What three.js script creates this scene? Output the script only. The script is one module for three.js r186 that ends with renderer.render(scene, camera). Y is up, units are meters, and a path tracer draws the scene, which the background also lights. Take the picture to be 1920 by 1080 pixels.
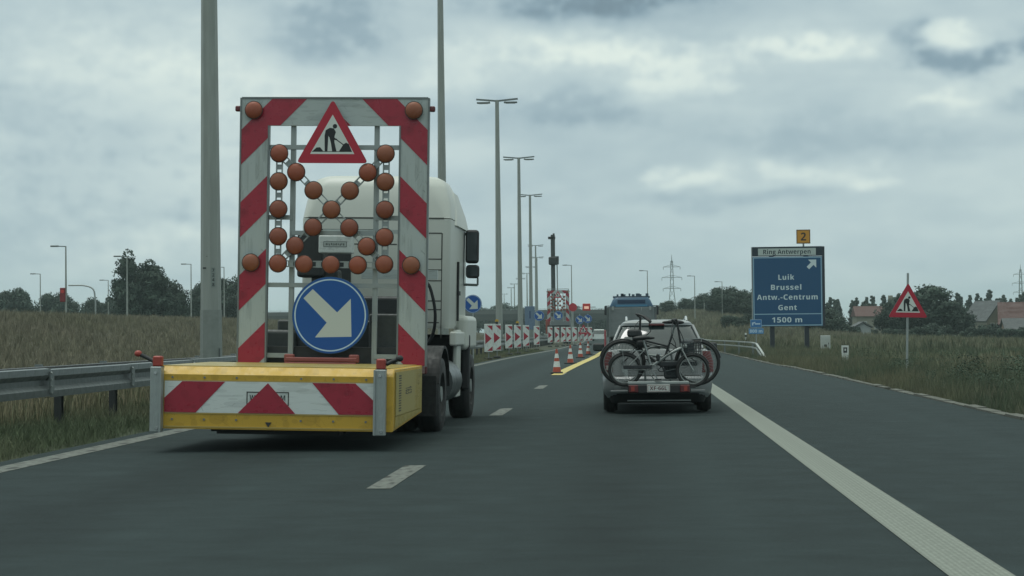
import * as THREE from 'three';
import { mergeGeometries, toCreasedNormals, mergeVertices } from 'three/addons/utils/BufferGeometryUtils.js';
import { RoundedBoxGeometry } from 'three/addons/geometries/RoundedBoxGeometry.js';
import { ImprovedNoise } from 'three/addons/math/ImprovedNoise.js';

// ---------------------------------------------------------------- camera, sky, sun, exposure
const scene = new THREE.Scene();
const camera = new THREE.PerspectiveCamera(18.34, 16 / 9, 0.1, 4000);
camera.position.set(0, 1.25, 0);
camera.up.set(0.01162, 0.99964, 0.02416);                    // the car leans a little with the road's crossfall
camera.lookAt(-0.06596, 1.25 + 0.02488, -0.99751);
scene.add(camera);

const perlin = new ImprovedNoise();
const fbm = (x, y, z, n) => { let a = 0, w = 0.5, f = 1; for (let i = 0; i < n; i++) { a += w * perlin.noise(x * f, y * f, z * f); f *= 2.03; w *= 0.5; } return a; };
const clamp = (x, a, b) => Math.min(b, Math.max(a, x)), lerp = (a, b, t) => a + (b - a) * t;
const smooth = (a, b, x) => { const t = clamp((x - a) / (b - a), 0, 1); return t * t * (3 - 2 * t); };

function makeSky() {                                         // overcast: a computed sky of layered cloud
  const W = 3072, H = 1536, data = new Float32Array(W * H * 4), D = 180 / Math.PI;
  // azimuth, elevation, half widths (degrees), strength: banks of grey cloud (negative) and thin bright places
  const banks = [[-9.6, 9.6, 2.0, 1.3, -0.11], [-1, 10.7, 3.6, 0.75, -0.15], [-1.8, 7.2, 2.4, 0.7, -0.085], [10.4, 8.25, 1.9, 0.5, -0.17], [9.0, 9.0, 0.7, 0.5, -0.12], [12.2, 8.7, 0.8, 0.5, -0.12], [12.6, 7, 1.2, 0.6, -0.1], [6.5, 6.1, 4, 0.8, -0.05],
    [-1.2, 9, 2.8, 0.6, 0.12], [1.8, 8.1, 1.6, 0.6, 0.1], [5.6, 9.05, 2.6, 0.42, 0.12], [10.5, 9.1, 0.7, 0.3, 0.09], [10.2, 7.15, 1.2, 0.32, 0.09], [2.2, 4.75, 1.3, 0.36, 0.09], [6.6, 4.75, 1.7, 0.4, 0.07], [3.4, 4.2, 3.5, 0.3, -0.05], [-15.5, 6, 6, 4, 0.07], [0.9, 5.2, 0.5, 0.25, 0.09], [5.0, 5.1, 0.6, 0.25, 0.07], [8.2, 4.7, 0.8, 0.25, 0.05], [-5.5, 8.6, 1.6, 1.0, 0.06]];
  for (let j = 0; j < H; j++) {
    const el = ((j + 0.5) / H - 0.5) * Math.PI, y = Math.sin(el), c = Math.cos(el);
    for (let i = 0; i < W; i++) {
      const a = ((i + 0.5) / W - 0.5) * 2 * Math.PI, x = Math.cos(a) * c, z = Math.sin(a) * c, o = (j * W + i) * 4;
      let r = 0.1, g = 0.12, b = 0.115;
      if (y > -0.03) {
        const k = 1 / (Math.max(y, 0) + 0.09), px = x * k, pz = z * k;
        const w1 = fbm(px * 0.7, pz * 0.7, 3.1, 3), w2 = fbm(px * 0.7 + 7, pz * 0.7, 9.4, 3);
        let v = 0.405 + 0.2 * fbm(px * 1.1 + w1 * 1.5, pz * 1.1 + w2 * 1.5, 1.7, 5) * smooth(0.06, 0.4, y) + (0.17 * fbm(x * 5 + w1 * 0.8, y * 12 + w2, z * 5, 5) + 0.03 * fbm(x * 60 + w2 * 3, y * 130 + w1 * 4, z * 60, 3)) * smooth(0.6, 0.15, y);
        const az = Math.atan2(x, -z) * D, ed = el * D;
        if (ed < 16 && az > -30 && az < 25) {
          const n1 = 1.6 * fbm(az * 0.5, ed * 1.2, 5.5, 4), n2 = 0.8 * fbm(az * 0.5 + 20, ed * 1.2, 2.2, 4);
          const n3 = fbm(az * 1.3, ed * 2.4, 8.8, 4) + 0.6 * fbm(az * 4, ed * 6, 1.8, 3);
          for (const q of banks) { const u = (az + n1 - q[0]) / q[2], t = (ed + n2 - q[1]) / q[3], e = Math.exp(-u * u - t * t); if (e > 0.03) v += q[4] * 1.1 * smooth(0.0, 1.0, e * (1 + 1.1 * n3) + 0.1 * n3); }
        }
        v = lerp(v, 0.41, smooth(3.5, 0, ed) * 0.7);                 // the layer merges into even haze at the horizon
        v *= 1 + 0.75 * smooth(0.2, 1, y);                            // an overcast sky is brightest overhead
        v = Math.max(v, 0.16);
        const warm = clamp((v - 0.4) * 1.6, -0.25, 0.25);
        r = v * (1.095 + warm * 0.75); g = v * (1.375 + warm * 0.3); b = v * (1.45 - warm * 0.4);
      }
      data[o] = r; data[o + 1] = g; data[o + 2] = b; data[o + 3] = 1;
    }
  }
  const t = new THREE.DataTexture(data, W, H, THREE.RGBAFormat, THREE.FloatType);
  t.mapping = THREE.EquirectangularReflectionMapping; t.magFilter = t.minFilter = THREE.LinearFilter; t.needsUpdate = true;
  return t;
}
const sky = makeSky();
scene.background = sky; scene.environment = sky; scene.environmentIntensity = 1; scene.backgroundIntensity = 1;

const sun = new THREE.DirectionalLight(new THREE.Color().setRGB(1, 0.995, 0.96), 1.0);
sun.position.set(-35, 150, -45); sun.target.position.set(0, 0, -40); sun.castShadow = true;
sun.shadow.radius = 45; sun.shadow.mapSize.set(2048, 2048);
Object.assign(sun.shadow.camera, { left: -120, right: 120, top: 160, bottom: -160, near: 1, far: 500 });
scene.add(sun, sun.target);

const renderer = new THREE.WebGLRenderer({ antialias: true });
renderer.toneMapping = THREE.LinearToneMapping; renderer.toneMappingExposure = 1.08;
renderer.shadowMap.enabled = true; renderer.setSize(1024, 576);
scene.fog = new THREE.FogExp2(new THREE.Color().setRGB(0.36, 0.45, 0.44), 0.0003);

// ---------------------------------------------------------------- helpers
let seed = 12345;
const rnd = () => { seed = (seed + 0x6d2b79f5) | 0; let t = Math.imul(seed ^ (seed >>> 15), 1 | seed); t = (t + Math.imul(t ^ (t >>> 7), 61 | t)) ^ t; return ((t ^ (t >>> 14)) >>> 0) / 4294967296; };
const rr = (a, b) => a + (b - a) * rnd();
const V = (x, y, z) => new THREE.Vector3(x, y, z);
const used = {};
const numbered = (n) => { const k = used[n] = (used[n] ?? -1) + 1; return k ? `${n}_${String(k).padStart(3, '0')}` : n; };
function tag(o, label, category, group, kind) { Object.assign(o.userData, { label, category }); if (group) o.userData.group = group; if (kind) o.userData.kind = kind; return o; }
function thing(name, label, category, [x, y, z] = [0, 0, 0], group, turn = 0) { const o = new THREE.Group(); o.name = numbered(name); o.position.set(x, y, z); o.rotation.y = turn; scene.add(o); return tag(o, label, category, group); }
function copy(src, label, [x, y, z], turn = 0, s = 1) { const o = src.clone(); o.name = numbered(src.name.replace(/_\d\d\d$/, '')); o.userData = { ...src.userData }; if (label) o.userData.label = label; o.position.set(x, y, z); o.rotation.y = turn; if (s.length) o.scale.set(...s); else o.scale.setScalar(s); scene.add(o); return o; }
const plain = (g) => { const h = g.index ? g.toNonIndexed() : g; if (!h.attributes.uv) h.setAttribute('uv', new THREE.BufferAttribute(new Float32Array(h.attributes.position.count * 2), 2)); for (const k of Object.keys(h.attributes)) if (!['position', 'normal', 'uv', 'color'].includes(k)) h.deleteAttribute(k); return h; };
const join = (list) => list.length === 1 ? list[0] : mergeGeometries(list.map(plain));
function part(name, g, m, parent, pos) { const o = new THREE.Mesh(Array.isArray(g) ? join(g) : g, m); o.name = parent ? name : numbered(name); o.castShadow = o.receiveShadow = true; if (pos) o.position.set(...pos); (parent ?? scene).add(o); return o; }
const struct = (name, g, m, label, category) => tag(part(name, g, m), label, category, undefined, 'structure');
const C = (r, g, b) => new THREE.Color().setRGB(r, g, b);
const std = (c, roughness = 0.7, metalness = 0, extra = {}) => new THREE.MeshStandardMaterial({ color: Array.isArray(c) ? C(...c) : c, roughness, metalness, ...extra });
const box = (w, h, d, x = 0, y = 0, z = 0, rx = 0, ry = 0, rz = 0) => { const g = new THREE.BoxGeometry(w, h, d); if (rx || ry || rz) g.applyMatrix4(new THREE.Matrix4().makeRotationFromEuler(new THREE.Euler(rx, ry, rz))); return g.translate(x, y, z); };
const rbox = (w, h, d, r, x = 0, y = 0, z = 0) => new RoundedBoxGeometry(w, h, d, 2, r).translate(x, y, z);
function rod(a, b, r, r2 = r, n = 8) { a = V(...a); b = V(...b); const d = b.clone().sub(a), g = new THREE.CylinderGeometry(r2, r, d.length(), n); return g.applyQuaternion(new THREE.Quaternion().setFromUnitVectors(V(0, 1, 0), d.normalize())).translate(...a.add(b).multiplyScalar(0.5).toArray()); }
function bar(a, b, w, d) { a = V(...a); b = V(...b); const e = b.clone().sub(a); return new THREE.BoxGeometry(w, e.length(), d).applyQuaternion(new THREE.Quaternion().setFromUnitVectors(V(0, 1, 0), e.normalize())).translate(...a.add(b).multiplyScalar(0.5).toArray()); }
const tube = (pts, r, n = 24, m = 6) => new THREE.TubeGeometry(new THREE.CatmullRomCurve3(pts.map((p) => V(...p))), n, r, m);
function paint(g, c) { const n = g.attributes.position.count, a = new Float32Array(n * 3); for (let i = 0; i < n; i++) a.set(c, i * 3); g.setAttribute('color', new THREE.BufferAttribute(a, 3)); return g; }
const poly = (pts) => new THREE.Shape(pts.map((p) => new THREE.Vector2(...p)));
const slab = (pts, d, z = 0) => new THREE.ExtrudeGeometry(poly(pts), { depth: d, bevelEnabled: false }).translate(0, 0, z);
function clipRect(pts, x0, y0, x1, y1) {                     // convex polygon within a rectangle
  for (const [ax, s, v] of [[0, 1, x0], [0, -1, x1], [1, 1, y0], [1, -1, y1]]) {
    const out = [];
    pts.forEach((p, i) => { const q = pts[(i + 1) % pts.length], a = s * (p[ax] - v), b = s * (q[ax] - v); if (a >= 0) out.push(p); if (a * b < 0) { const t = a / (a - b); out.push([lerp(p[0], q[0], t), lerp(p[1], q[1], t)]); } });
    pts = out; if (pts.length < 3) return null;
  }
  return pts;
}
function faceUV(g) { g.computeBoundingBox(); const { min, max } = g.boundingBox, p = g.attributes.position, u = g.attributes.uv; for (let i = 0; i < p.count; i++) u.setXY(i, (p.getX(i) - min.x) / (max.x - min.x), (p.getY(i) - min.y) / (max.y - min.y)); return g; }
function canvasTex(w, h, draw) { const c = document.createElement('canvas'); c.width = w; c.height = h; draw(c.getContext('2d'), w, h); const t = new THREE.CanvasTexture(c); t.colorSpace = THREE.SRGBColorSpace; return t; }
function noiseTex(n, f, srgb = true) { const d = new Uint8Array(n * n * 4); for (let j = 0; j < n; j++) for (let i = 0; i < n; i++) { const c = f(i / n, j / n, i, j), o = (j * n + i) * 4; d[o] = c[0] * 255; d[o + 1] = c[1] * 255; d[o + 2] = c[2] * 255; d[o + 3] = 255; } const t = new THREE.DataTexture(d, n, n); t.wrapS = t.wrapT = THREE.RepeatWrapping; t.magFilter = THREE.LinearFilter; t.minFilter = THREE.LinearMipmapLinearFilter; if (srgb) t.colorSpace = THREE.SRGBColorSpace; t.needsUpdate = true; return t; }
// noise that repeats: blends four shifted copies
function tileNoise(u, v, f, s, n = 3) { const a = 2 * Math.PI; return fbm(Math.cos(u * a) * f + s, Math.sin(u * a) * f, Math.cos(v * a) * f + 3 * Math.sin(v * a), n) + 0.5 * fbm(Math.sin(v * a) * f, Math.cos(v * a) * f + s, Math.sin(u * a) * f + 2 * Math.cos(u * a), n); }
const rep = (t, x, y) => { const c = t.clone(); c.repeat.set(x, y); c.needsUpdate = true; return c; };
// horizontal slices {y, hw, z0 (rear), z1 (front), r} joined into a closed shell
function slices(list, crease = 0.7) {
  const N = 24, pos = [], idx = [], uv = [];
  for (const s of list) for (let k = 0; k < N; k++) {
    const q = Math.floor(k / 6), t = (k % 6) / 5 * Math.PI / 2 + q * Math.PI / 2, cz = (s.z0 + s.z1) / 2, hz = Math.abs(s.z0 - s.z1) / 2, r = s.r;
    const sx = (q === 0 || q === 3) ? 1 : -1, sz = q < 2 ? 1 : -1;
    pos.push((s.x ?? 0) + sx * (s.hw - r) + Math.cos(t) * r, s.y, cz + sz * (hz - r) + Math.sin(t) * r); uv.push(k / N, s.y);
  }
  for (let i = 0; i < list.length - 1; i++) for (let k = 0; k < N; k++) { const a = i * N + k, b = i * N + (k + 1) % N; idx.push(a, a + N, b, b, a + N, b + N); }
  const cap = (i, up) => { const s = list[i], c = pos.length / 3; pos.push(s.x ?? 0, s.y, (s.z0 + s.z1) / 2); uv.push(0.5, s.y); for (let k = 0; k < N; k++) { const a = i * N + k, b = i * N + (k + 1) % N; if (up) idx.push(c, b, a); else idx.push(c, a, b); } };
  cap(0, false); cap(list.length - 1, true);
  const g = new THREE.BufferGeometry(); g.setAttribute('position', new THREE.Float32BufferAttribute(pos, 3)); g.setAttribute('uv', new THREE.Float32BufferAttribute(uv, 2)); g.setIndex(idx);
  return toCreasedNormals(g, crease);
}

// ---------------------------------------------------------------- materials
const grimeTex = noiseTex(256, (u, v) => { const a = 0.93 + 0.1 * tileNoise(u, v, 1.3, 4, 4) + rr(-0.012, 0.012); return [clamp(a, 0, 1), clamp(a, 0, 1), clamp(a * 0.99, 0, 1)]; });
const roughTex = noiseTex(256, (u, v) => { const a = clamp(0.75 + 0.5 * tileNoise(u, v, 1.7, 9, 4), 0, 1); return [a, a, a]; }, false);
const dirty = (c, rough = 0.6, metal = 0, extra = {}) => std(c, rough, metal, { map: grimeTex, roughnessMap: roughTex, ...extra });
const scuffTex = canvasTex(512, 512, (c) => { c.fillStyle = '#efefec'; c.fillRect(0, 0, 512, 512); for (let i = 0; i < 260; i++) { const x = rnd() * 512, y = rnd() * 512, l = 4 + rnd() ** 3 * 90, a = rnd() < 0.6 ? rr(-0.3, 0.3) : rr(0, 3.14); c.strokeStyle = `rgba(${rnd() < 0.5 ? '60,62,58' : '215,215,205'},${rr(0.06, 0.3)})`; c.lineWidth = rr(0.6, 2.4); c.beginPath(); c.moveTo(x, y); c.lineTo(x + Math.cos(a) * l, y + Math.sin(a) * l); c.stroke(); } for (let i = 0; i < 90; i++) { const x = rnd() * 512, y = rnd() * 512, r = 3 + rnd() ** 2 * 40; c.fillStyle = `rgba(70,72,66,${rr(0.02, 0.09)})`; c.beginPath(); c.ellipse(x, y, r, r * rr(0.3, 1.6), 0, 0, 7); c.fill(); } });
scuffTex.wrapS = scuffTex.wrapT = THREE.RepeatWrapping;
const scuffed = (c, rough) => std(c, rough, 0, { map: scuffTex, roughnessMap: roughTex });
const M = {
  galv: dirty([0.36, 0.4, 0.4], 0.55, 0.35), galvDark: dirty([0.2, 0.23, 0.235], 0.6, 0.3), pole: dirty([0.31, 0.34, 0.32], 0.65, 0.1),
  white: scuffed([0.7, 0.75, 0.745], 0.45), film: scuffed([0.45, 0.51, 0.515], 0.5), red: scuffed([0.37, 0.02, 0.045], 0.45), redPaint: dirty([0.36, 0.05, 0.035], 0.55),
  yellow: scuffed([0.6, 0.37, 0.04], 0.6), yellowPale: scuffed([0.42, 0.33, 0.09], 0.5), yellowLine: dirty([0.6, 0.49, 0.15], 0.85), cab: std([0.52, 0.545, 0.5], 0.4),
  black: std([0.018, 0.02, 0.022], 0.6), rubber: dirty([0.02, 0.022, 0.023], 0.9), dark: dirty([0.03, 0.035, 0.038], 0.7), seam: std([0.06, 0.065, 0.06], 0.8),
  lens: std([0.4, 0.075, 0.03], 0.28), redLens: std([0.11, 0.02, 0.022], 0.4), mirrorGlass: std([0.3, 0.33, 0.34], 0.06, 1), chrome: std([0.6, 0.62, 0.62], 0.2, 1),
  silver: new THREE.MeshPhysicalMaterial({ color: C(0.25, 0.27, 0.275), roughness: 0.42, metalness: 0.25, clearcoat: 0.6, clearcoatRoughness: 0.12 }), glass: new THREE.MeshPhysicalMaterial({ color: C(0.02, 0.032, 0.034), roughness: 0.06, metalness: 0, clearcoat: 1, clearcoatRoughness: 0.03 }),
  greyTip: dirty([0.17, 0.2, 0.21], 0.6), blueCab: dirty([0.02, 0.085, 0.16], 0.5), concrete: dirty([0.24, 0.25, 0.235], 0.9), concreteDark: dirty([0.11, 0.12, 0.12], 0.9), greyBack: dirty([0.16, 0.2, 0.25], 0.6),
  signDark: dirty([0.02, 0.028, 0.04], 0.6), cone: dirty([0.42, 0.07, 0.035], 0.65), bulbRed: std([0.42, 0.035, 0.03], 0.4, 0, { emissive: C(1, 0.08, 0.06), emissiveIntensity: 0.03 }), bulbCore: std([0.8, 0.5, 0.4], 0.4, 0, { emissive: C(1, 0.6, 0.4), emissiveIntensity: 0.3 }),
};

// ---------------------------------------------------------------- the road and the ground
const bend = (D) => D < 150 ? 0 : -1e-4 * (D - 150) ** 2;                 // the motorway curves gently left in the distance
const leftIn = (D) => 0.65 * smooth(80, 128, D);
const LX = (D) => -5.95 + bend(D) + leftIn(D), DX = (D) => -2.04 + bend(D), RX = (D) => 1.75 + bend(D), EX = (D) => 5.25 + bend(D) - 0.25 * smooth(56, 68, D);

const asphalt = noiseTex(1024, (u, v, i, j) => { const a = 0.8 + 0.13 * tileNoise(u, v, 1.1, 2, 4) + (rnd() < 0.18 ? rr(0, 0.16) : 0) - (rnd() < 0.22 ? rr(0, 0.15) : 0) + rr(-0.05, 0.05); const b = clamp(a, 0, 1); return [b * 0.985, b, b]; });
const asphaltBump = noiseTex(512, () => { const a = rnd(); return [a, a, a]; }, false);
function strip(xl, xr, D0, D1, y, colour, cols = 1, step = 4) {            // a sheet that follows the road
  const pos = [], uv = [], col = [], idx = []; const n = Math.ceil((D1 - D0) / step);
  for (let i = 0; i <= n; i++) for (let k = 0; k <= cols; k++) { const D = lerp(D0, D1, i / n), x = lerp(xl(D), xr(D), k / cols); pos.push(x, y, -D); uv.push(x, -D); const c = colour ? colour(x - bend(D), D) : [1, 1, 1]; col.push(...c); }
  for (let i = 0; i < n; i++) for (let k = 0; k < cols; k++) { const a = i * (cols + 1) + k, b = a + cols + 1; idx.push(a, a + 1, b, b, a + 1, b + 1); }
  const g = new THREE.BufferGeometry(); g.setAttribute('position', new THREE.Float32BufferAttribute(pos, 3)); g.setAttribute('uv', new THREE.Float32BufferAttribute(uv, 2)); if (colour) g.setAttribute('color', new THREE.Float32BufferAttribute(col, 3)); g.setIndex(idx); g.computeVertexNormals();
  return g;
}
const gauss = (x, m, s) => Math.exp(-(((x - m) / s) ** 2));
const roadTone = (x, D) => {                                               // polished wheel tracks, oil-darkened lane middles, patches
  let a = 1; for (const c of [-3.95, -0.15]) { a += 0.07 * (gauss(x, c - 0.85, 0.4) + gauss(x, c + 0.85, 0.4)) - 0.2 * gauss(x, c, 0.6); }
  if (x > 1.9) a += 0.03; a += 0.16 * fbm(x * 0.5, D * 0.035, 4.2, 3) + 0.07 * fbm(x * 1.6, D * 0.05, 8.2, 3) - 0.05 * gauss(x, -1.88, 0.06);
  return [a * 0.97, a, a * 1.005];
};
const roadMat = new THREE.MeshPhysicalMaterial({ color: C(0.049, 0.069, 0.0705), roughness: 0.92, specularIntensity: 0.4, map: rep(asphalt, 0.3, 0.3), bumpMap: rep(asphaltBump, 1.4, 1.4), bumpScale: 0.004, vertexColors: true });
struct('motorway', strip((D) => LX(D) - 0.38, EX, -12, 760, 0, roadTone, 48, 2), roadMat, 'grey two-lane asphalt motorway with hard shoulder running ahead', 'road');
struct('opposite_carriageway', strip((D) => -20.5 + bend(D), (D) => -11.2 + bend(D), -12, 760, 0, (x, D) => [1, 1, 1], 4, 8), roadMat, 'far carriageway hidden beyond the left guardrail', 'road');
const lineTex = noiseTex(256, (u, v) => { const t = tileNoise(u, v, 2.4, 6, 5), a = clamp(0.8 + 0.3 * t - 0.35 * smooth(0.12, 0.3, -t) - (rnd() < 0.14 ? rr(0, 0.4) : 0), 0, 1); return [a, a, a * 0.97]; });
const beadTex = noiseTex(256, (u, v, i, j) => { const du = ((u * 8) % 1) - 0.5, dv = ((v * 8 + (Math.floor(u * 8) % 2) * 0.5) % 1) - 0.5, d = Math.hypot(du, dv); const a = clamp((d < 0.33 ? 0.88 : 0.76) + 0.2 * tileNoise(u, v, 1.5, 3, 3) + rr(-0.06, 0.06), 0, 1); return [a, a, a * 0.96]; });
const beadBump = noiseTex(256, (u, v) => { const du = ((u * 8) % 1) - 0.5, dv = ((v * 8 + (Math.floor(u * 8) % 2) * 0.5) % 1) - 0.5; const a = Math.hypot(du, dv) < 0.33 ? 1 : 0; return [a, a, a]; }, false);
const worn = std([0.2, 0.222, 0.21], 0.8, 0, { map: rep(lineTex, 0.8, 0.8) });
const beadMat = std([0.29, 0.325, 0.3], 0.7, 0, { map: rep(beadTex, 4, 4), bumpMap: rep(beadBump, 4, 4), bumpScale: 0.002 });
struct('edge_line', strip((D) => LX(D) - 0.14, (D) => LX(D) + 0.14, -8, 400, 0.004, null, 1, 4), worn, 'white solid line along the left edge of the motorway', 'road marking');
struct('edge_line', strip((D) => RX(D) - 0.165, (D) => RX(D) + 0.165, -8, 400, 0.004, null, 1, 4), beadMat, 'wide beaded white line between right lane and hard shoulder', 'road marking');
['behind the big truck, nearest the viewer in the photo', 'right of the truck wheels, second of the row', 'third of the row, small, left of the silver car', 'beside the first traffic cone', 'beside the cones, far ahead', 'beside the cones, farther ahead', 'far ahead before the barriers', 'farthest of the row'].forEach((where, i) => {
  const D = 15.55 + 12.5 * i;
  struct('lane_dash', strip((d) => DX(d) - 0.1, (d) => DX(d) + 0.1, D - 1.25, D + 1.25, 0.004, null, 1, 1), worn, 'white lane dash ' + where, 'road marking');
});
struct('yellow_line', strip((D) => lerp(-2.16, -1.75, smooth(50, 97, D)) - 0.15 + 0.9 * smooth(100, 200, D), (D) => lerp(-2.16, -1.75, smooth(50, 97, D)) + 0.17 + 0.9 * smooth(100, 200, D), 51.6, 210, 0.008, null, 1, 3), M.yellowLine, 'yellow temporary line beside the traffic cones', 'road marking');
// concrete edging along the shoulder, one stone after another, a few missing under the grass
{ const e = thing('road_edging', 'pale worn concrete edging strip between hard shoulder and right verge', 'kerb', [0, 0, 0]); e.userData.kind = 'structure';
  const em = std([0.2, 0.21, 0.19], 0.9, 0, { map: rep(lineTex, 1, 1) });
  for (let D = 18; D < 120; D += 1.02) { if (rnd() < 0.13) continue; const o = part('edging_stone', box(0.17 + rr(-0.04, 0.02), 0.05, 0.99), em, e, [EX(D) + 0.1 + rr(-0.015, 0.015), 0.0 + rr(-0.012, 0.012), -D]); o.rotation.z = rr(-0.04, 0.04); o.rotation.y = rr(-0.02, 0.02); } }

const ridge = [[6, 420, 6.2], [9.5, 350, 5.2], [13, 300, 4.3], [15.7, 240, 2.5], [16.4, 205, 1.2], [17, 170, 0.2]];
function gy(x, D) {
  const u = x - bend(D); let h = -0.05;
  h += 2.55 * smooth(-21.5, -39, u) * (1 - 0.5 * smooth(-48, -75, u)) * smooth(20, 60, D) * (1 + 0.12 * fbm(D * 0.02, u * 0.05, 1, 2));
  if (u > 5.4) h += -0.25 * smooth(6, 16, u) + 0.3 * smooth(6, 14, u) * fbm(u * 0.08, D * 0.05, 3.3, 3);
  if (u > 5) { let best = 0; for (let i = 0; i < ridge.length - 1; i++) { const [ax, ad, ah] = ridge[i], [bx, bd, bh] = ridge[i + 1], ex = bx - ax, ed = bd - ad, t = clamp(((x - ax) * ex + (D - ad) * ed) / (ex * ex + ed * ed), 0, 1), d = Math.hypot(x - ax - ex * t, D - ad - ed * t); best = Math.max(best, lerp(ah, bh, t) * Math.exp(-((d / 9) ** 2))); } h += best * smooth(0.4, 5, u - 5.2); }
  return h;
}
const mix3 = (a, b, t) => [lerp(a[0], b[0], t), lerp(a[1], b[1], t), lerp(a[2], b[2], t)];
const DRY = [0.125, 0.115, 0.082], GREEN = [0.062, 0.082, 0.046], DEEP = [0.04, 0.062, 0.038], OLIVE = [0.1, 0.1, 0.06];
function zone(x, D) {                                                     // what grows where
  const u = x - bend(D), n = fbm(x * 0.12, D * 0.06, 7.7, 4) * 2, n2 = fbm(x * 0.4, D * 0.2, 2.7, 3) * 2;
  if (u < -21) return mix3(DRY, OLIVE, clamp(0.3 + n * 0.5, 0, 1));
  if (u < -9.3) return mix3(DRY, GREEN, clamp(0.45 + n2, 0, 1));
  if (u < 0) return mix3(GREEN, OLIVE, clamp(0.35 + n2 * 0.9, 0, 1));
  const field = smooth(7, 13, u);
  let c = mix3(mix3(OLIVE, DEEP, clamp(0.35 + n2 * 0.9, 0, 1)), mix3(GREEN, OLIVE, clamp(0.5 + n, 0, 1)), field);
  c = mix3(c, DRY, clamp(smooth(35, 60, D) * smooth(90, 60, D) * smooth(9, 16, u) * (0.5 + n), 0, 0.8));
  c = mix3(c, [0.15, 0.135, 0.09], clamp(1.6 * fbm(x * 0.06, D * 0.03, 12.2, 3) * field, 0, 0.6)); c = mix3(c, DEEP, clamp(-1.8 * fbm(x * 0.07, D * 0.025, 17.2, 3) * field, 0, 0.6));
  if (D > 180 && u < 26) c = mix3(c, mix3(DRY, GREEN, 0.35 + n2 * 0.4), 0.8);
  if (D < 45) c = mix3(c, DEEP, 0.45 * smooth(5.5, 8, u));
  return c;
}
{ const xs = [-1600, -900, -500, -300, -200, -140, -110]; for (let x = -90; x <= 90; x += 1.5) xs.push(x); xs.push(110, 140, 200, 300, 500, 900, 1600);
  const ds = [-60, -20]; for (let D = 0; D < 130; D += 2) ds.push(D); for (let D = 130; D < 480; D += 6) ds.push(D); ds.push(500, 560, 640, 760, 1000, 1500, 2200, 3000);
  const pos = [], col = [], uv = [], idx = [];
  for (const D of ds) for (const x of xs) { pos.push(x, gy(x, D), -D); uv.push(x, D); const c = zone(x, D); col.push(c[0], c[1], c[2]); }
  for (let i = 0; i < ds.length - 1; i++) for (let k = 0; k < xs.length - 1; k++) { const a = i * xs.length + k, b = a + xs.length; idx.push(a, a + 1, b, b, a + 1, b + 1); }
  const g = new THREE.BufferGeometry(); g.setAttribute('position', new THREE.Float32BufferAttribute(pos, 3)); g.setAttribute('uv', new THREE.Float32BufferAttribute(uv, 2)); g.setAttribute('color', new THREE.Float32BufferAttribute(col, 3)); g.setIndex(idx); g.computeVertexNormals();
  const soil = noiseTex(512, (u, v) => { const a = clamp(0.75 + 0.35 * tileNoise(u, v, 2.2, 1, 5) + rr(-0.16, 0.16), 0, 1); return [a, a, a * 0.95]; });
  struct('ground', g, std([1, 1, 1], 1, 0, { map: rep(soil, 0.22, 0.22), vertexColors: true }), 'rough grass land on both sides of the motorway', 'ground'); }

// grass: curved blades in tufts
function tuft(n, h, w, spread, lean) {
  const pos = [], idx = [];
  for (let i = 0; i < n; i++) {
    const a = rr(0, 6.283), x = rr(-1, 1) * spread, z = rr(-1, 1) * spread, hh = h * rr(0.5, 1), lx = Math.cos(a) * lean * hh * rr(0.3, 1), lz = Math.sin(a) * lean * hh * rr(0.3, 1), b = rr(0, 6.283), wx = Math.cos(b) * w / 2, wz = Math.sin(b) * w / 2, s = pos.length / 3;
    pos.push(x - wx, 0, z - wz, x + wx, 0, z + wz, x + lx * 0.35 - wx * 0.8, hh * 0.55, z + lz * 0.35 - wz * 0.8, x + lx * 0.35 + wx * 0.8, hh * 0.55, z + lz * 0.35 + wz * 0.8, x + lx, hh, z + lz);
    idx.push(s, s + 1, s + 2, s + 1, s + 3, s + 2, s + 2, s + 3, s + 4);
  }
  const g = new THREE.BufferGeometry(); g.setAttribute('position', new THREE.Float32BufferAttribute(pos, 3)); g.setIndex(idx); g.computeVertexNormals(); return g;
}
function weedTuft(n, h, leaf, spread) {                                   // broad leaves on stalks
  const pos = [], idx = [];
  for (let i = 0; i < n; i++) {
    const y = h * Math.sqrt(rnd()), a = rr(0, 6.283), r = spread * Math.sqrt(rnd()) * (1 - 0.4 * y / h), x = Math.cos(a) * r, z = Math.sin(a) * r, d = V(rr(-1, 1), rr(-0.4, 0.7), rr(-1, 1)).normalize().multiplyScalar(leaf), e = V(rr(-1, 1), rr(-0.5, 0.5), rr(-1, 1)).normalize().multiplyScalar(leaf * 0.28), s = pos.length / 3;
    pos.push(x, y, z, x + d.x / 2 + e.x, y + d.y / 2 + e.y, z + d.z / 2 + e.z, x + d.x, y + d.y * 0.7, z + d.z, x + d.x / 2 - e.x, y + d.y / 2 - e.y, z + d.z / 2 - e.z);
    idx.push(s, s + 1, s + 2, s, s + 2, s + 3);
  }
  const g = new THREE.BufferGeometry(); g.setAttribute('position', new THREE.Float32BufferAttribute(pos, 3)); g.setIndex(idx); g.computeVertexNormals(); return g;
}
const bladeMat = std([1, 1, 1], 0.95, 0, { side: THREE.DoubleSide });
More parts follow.
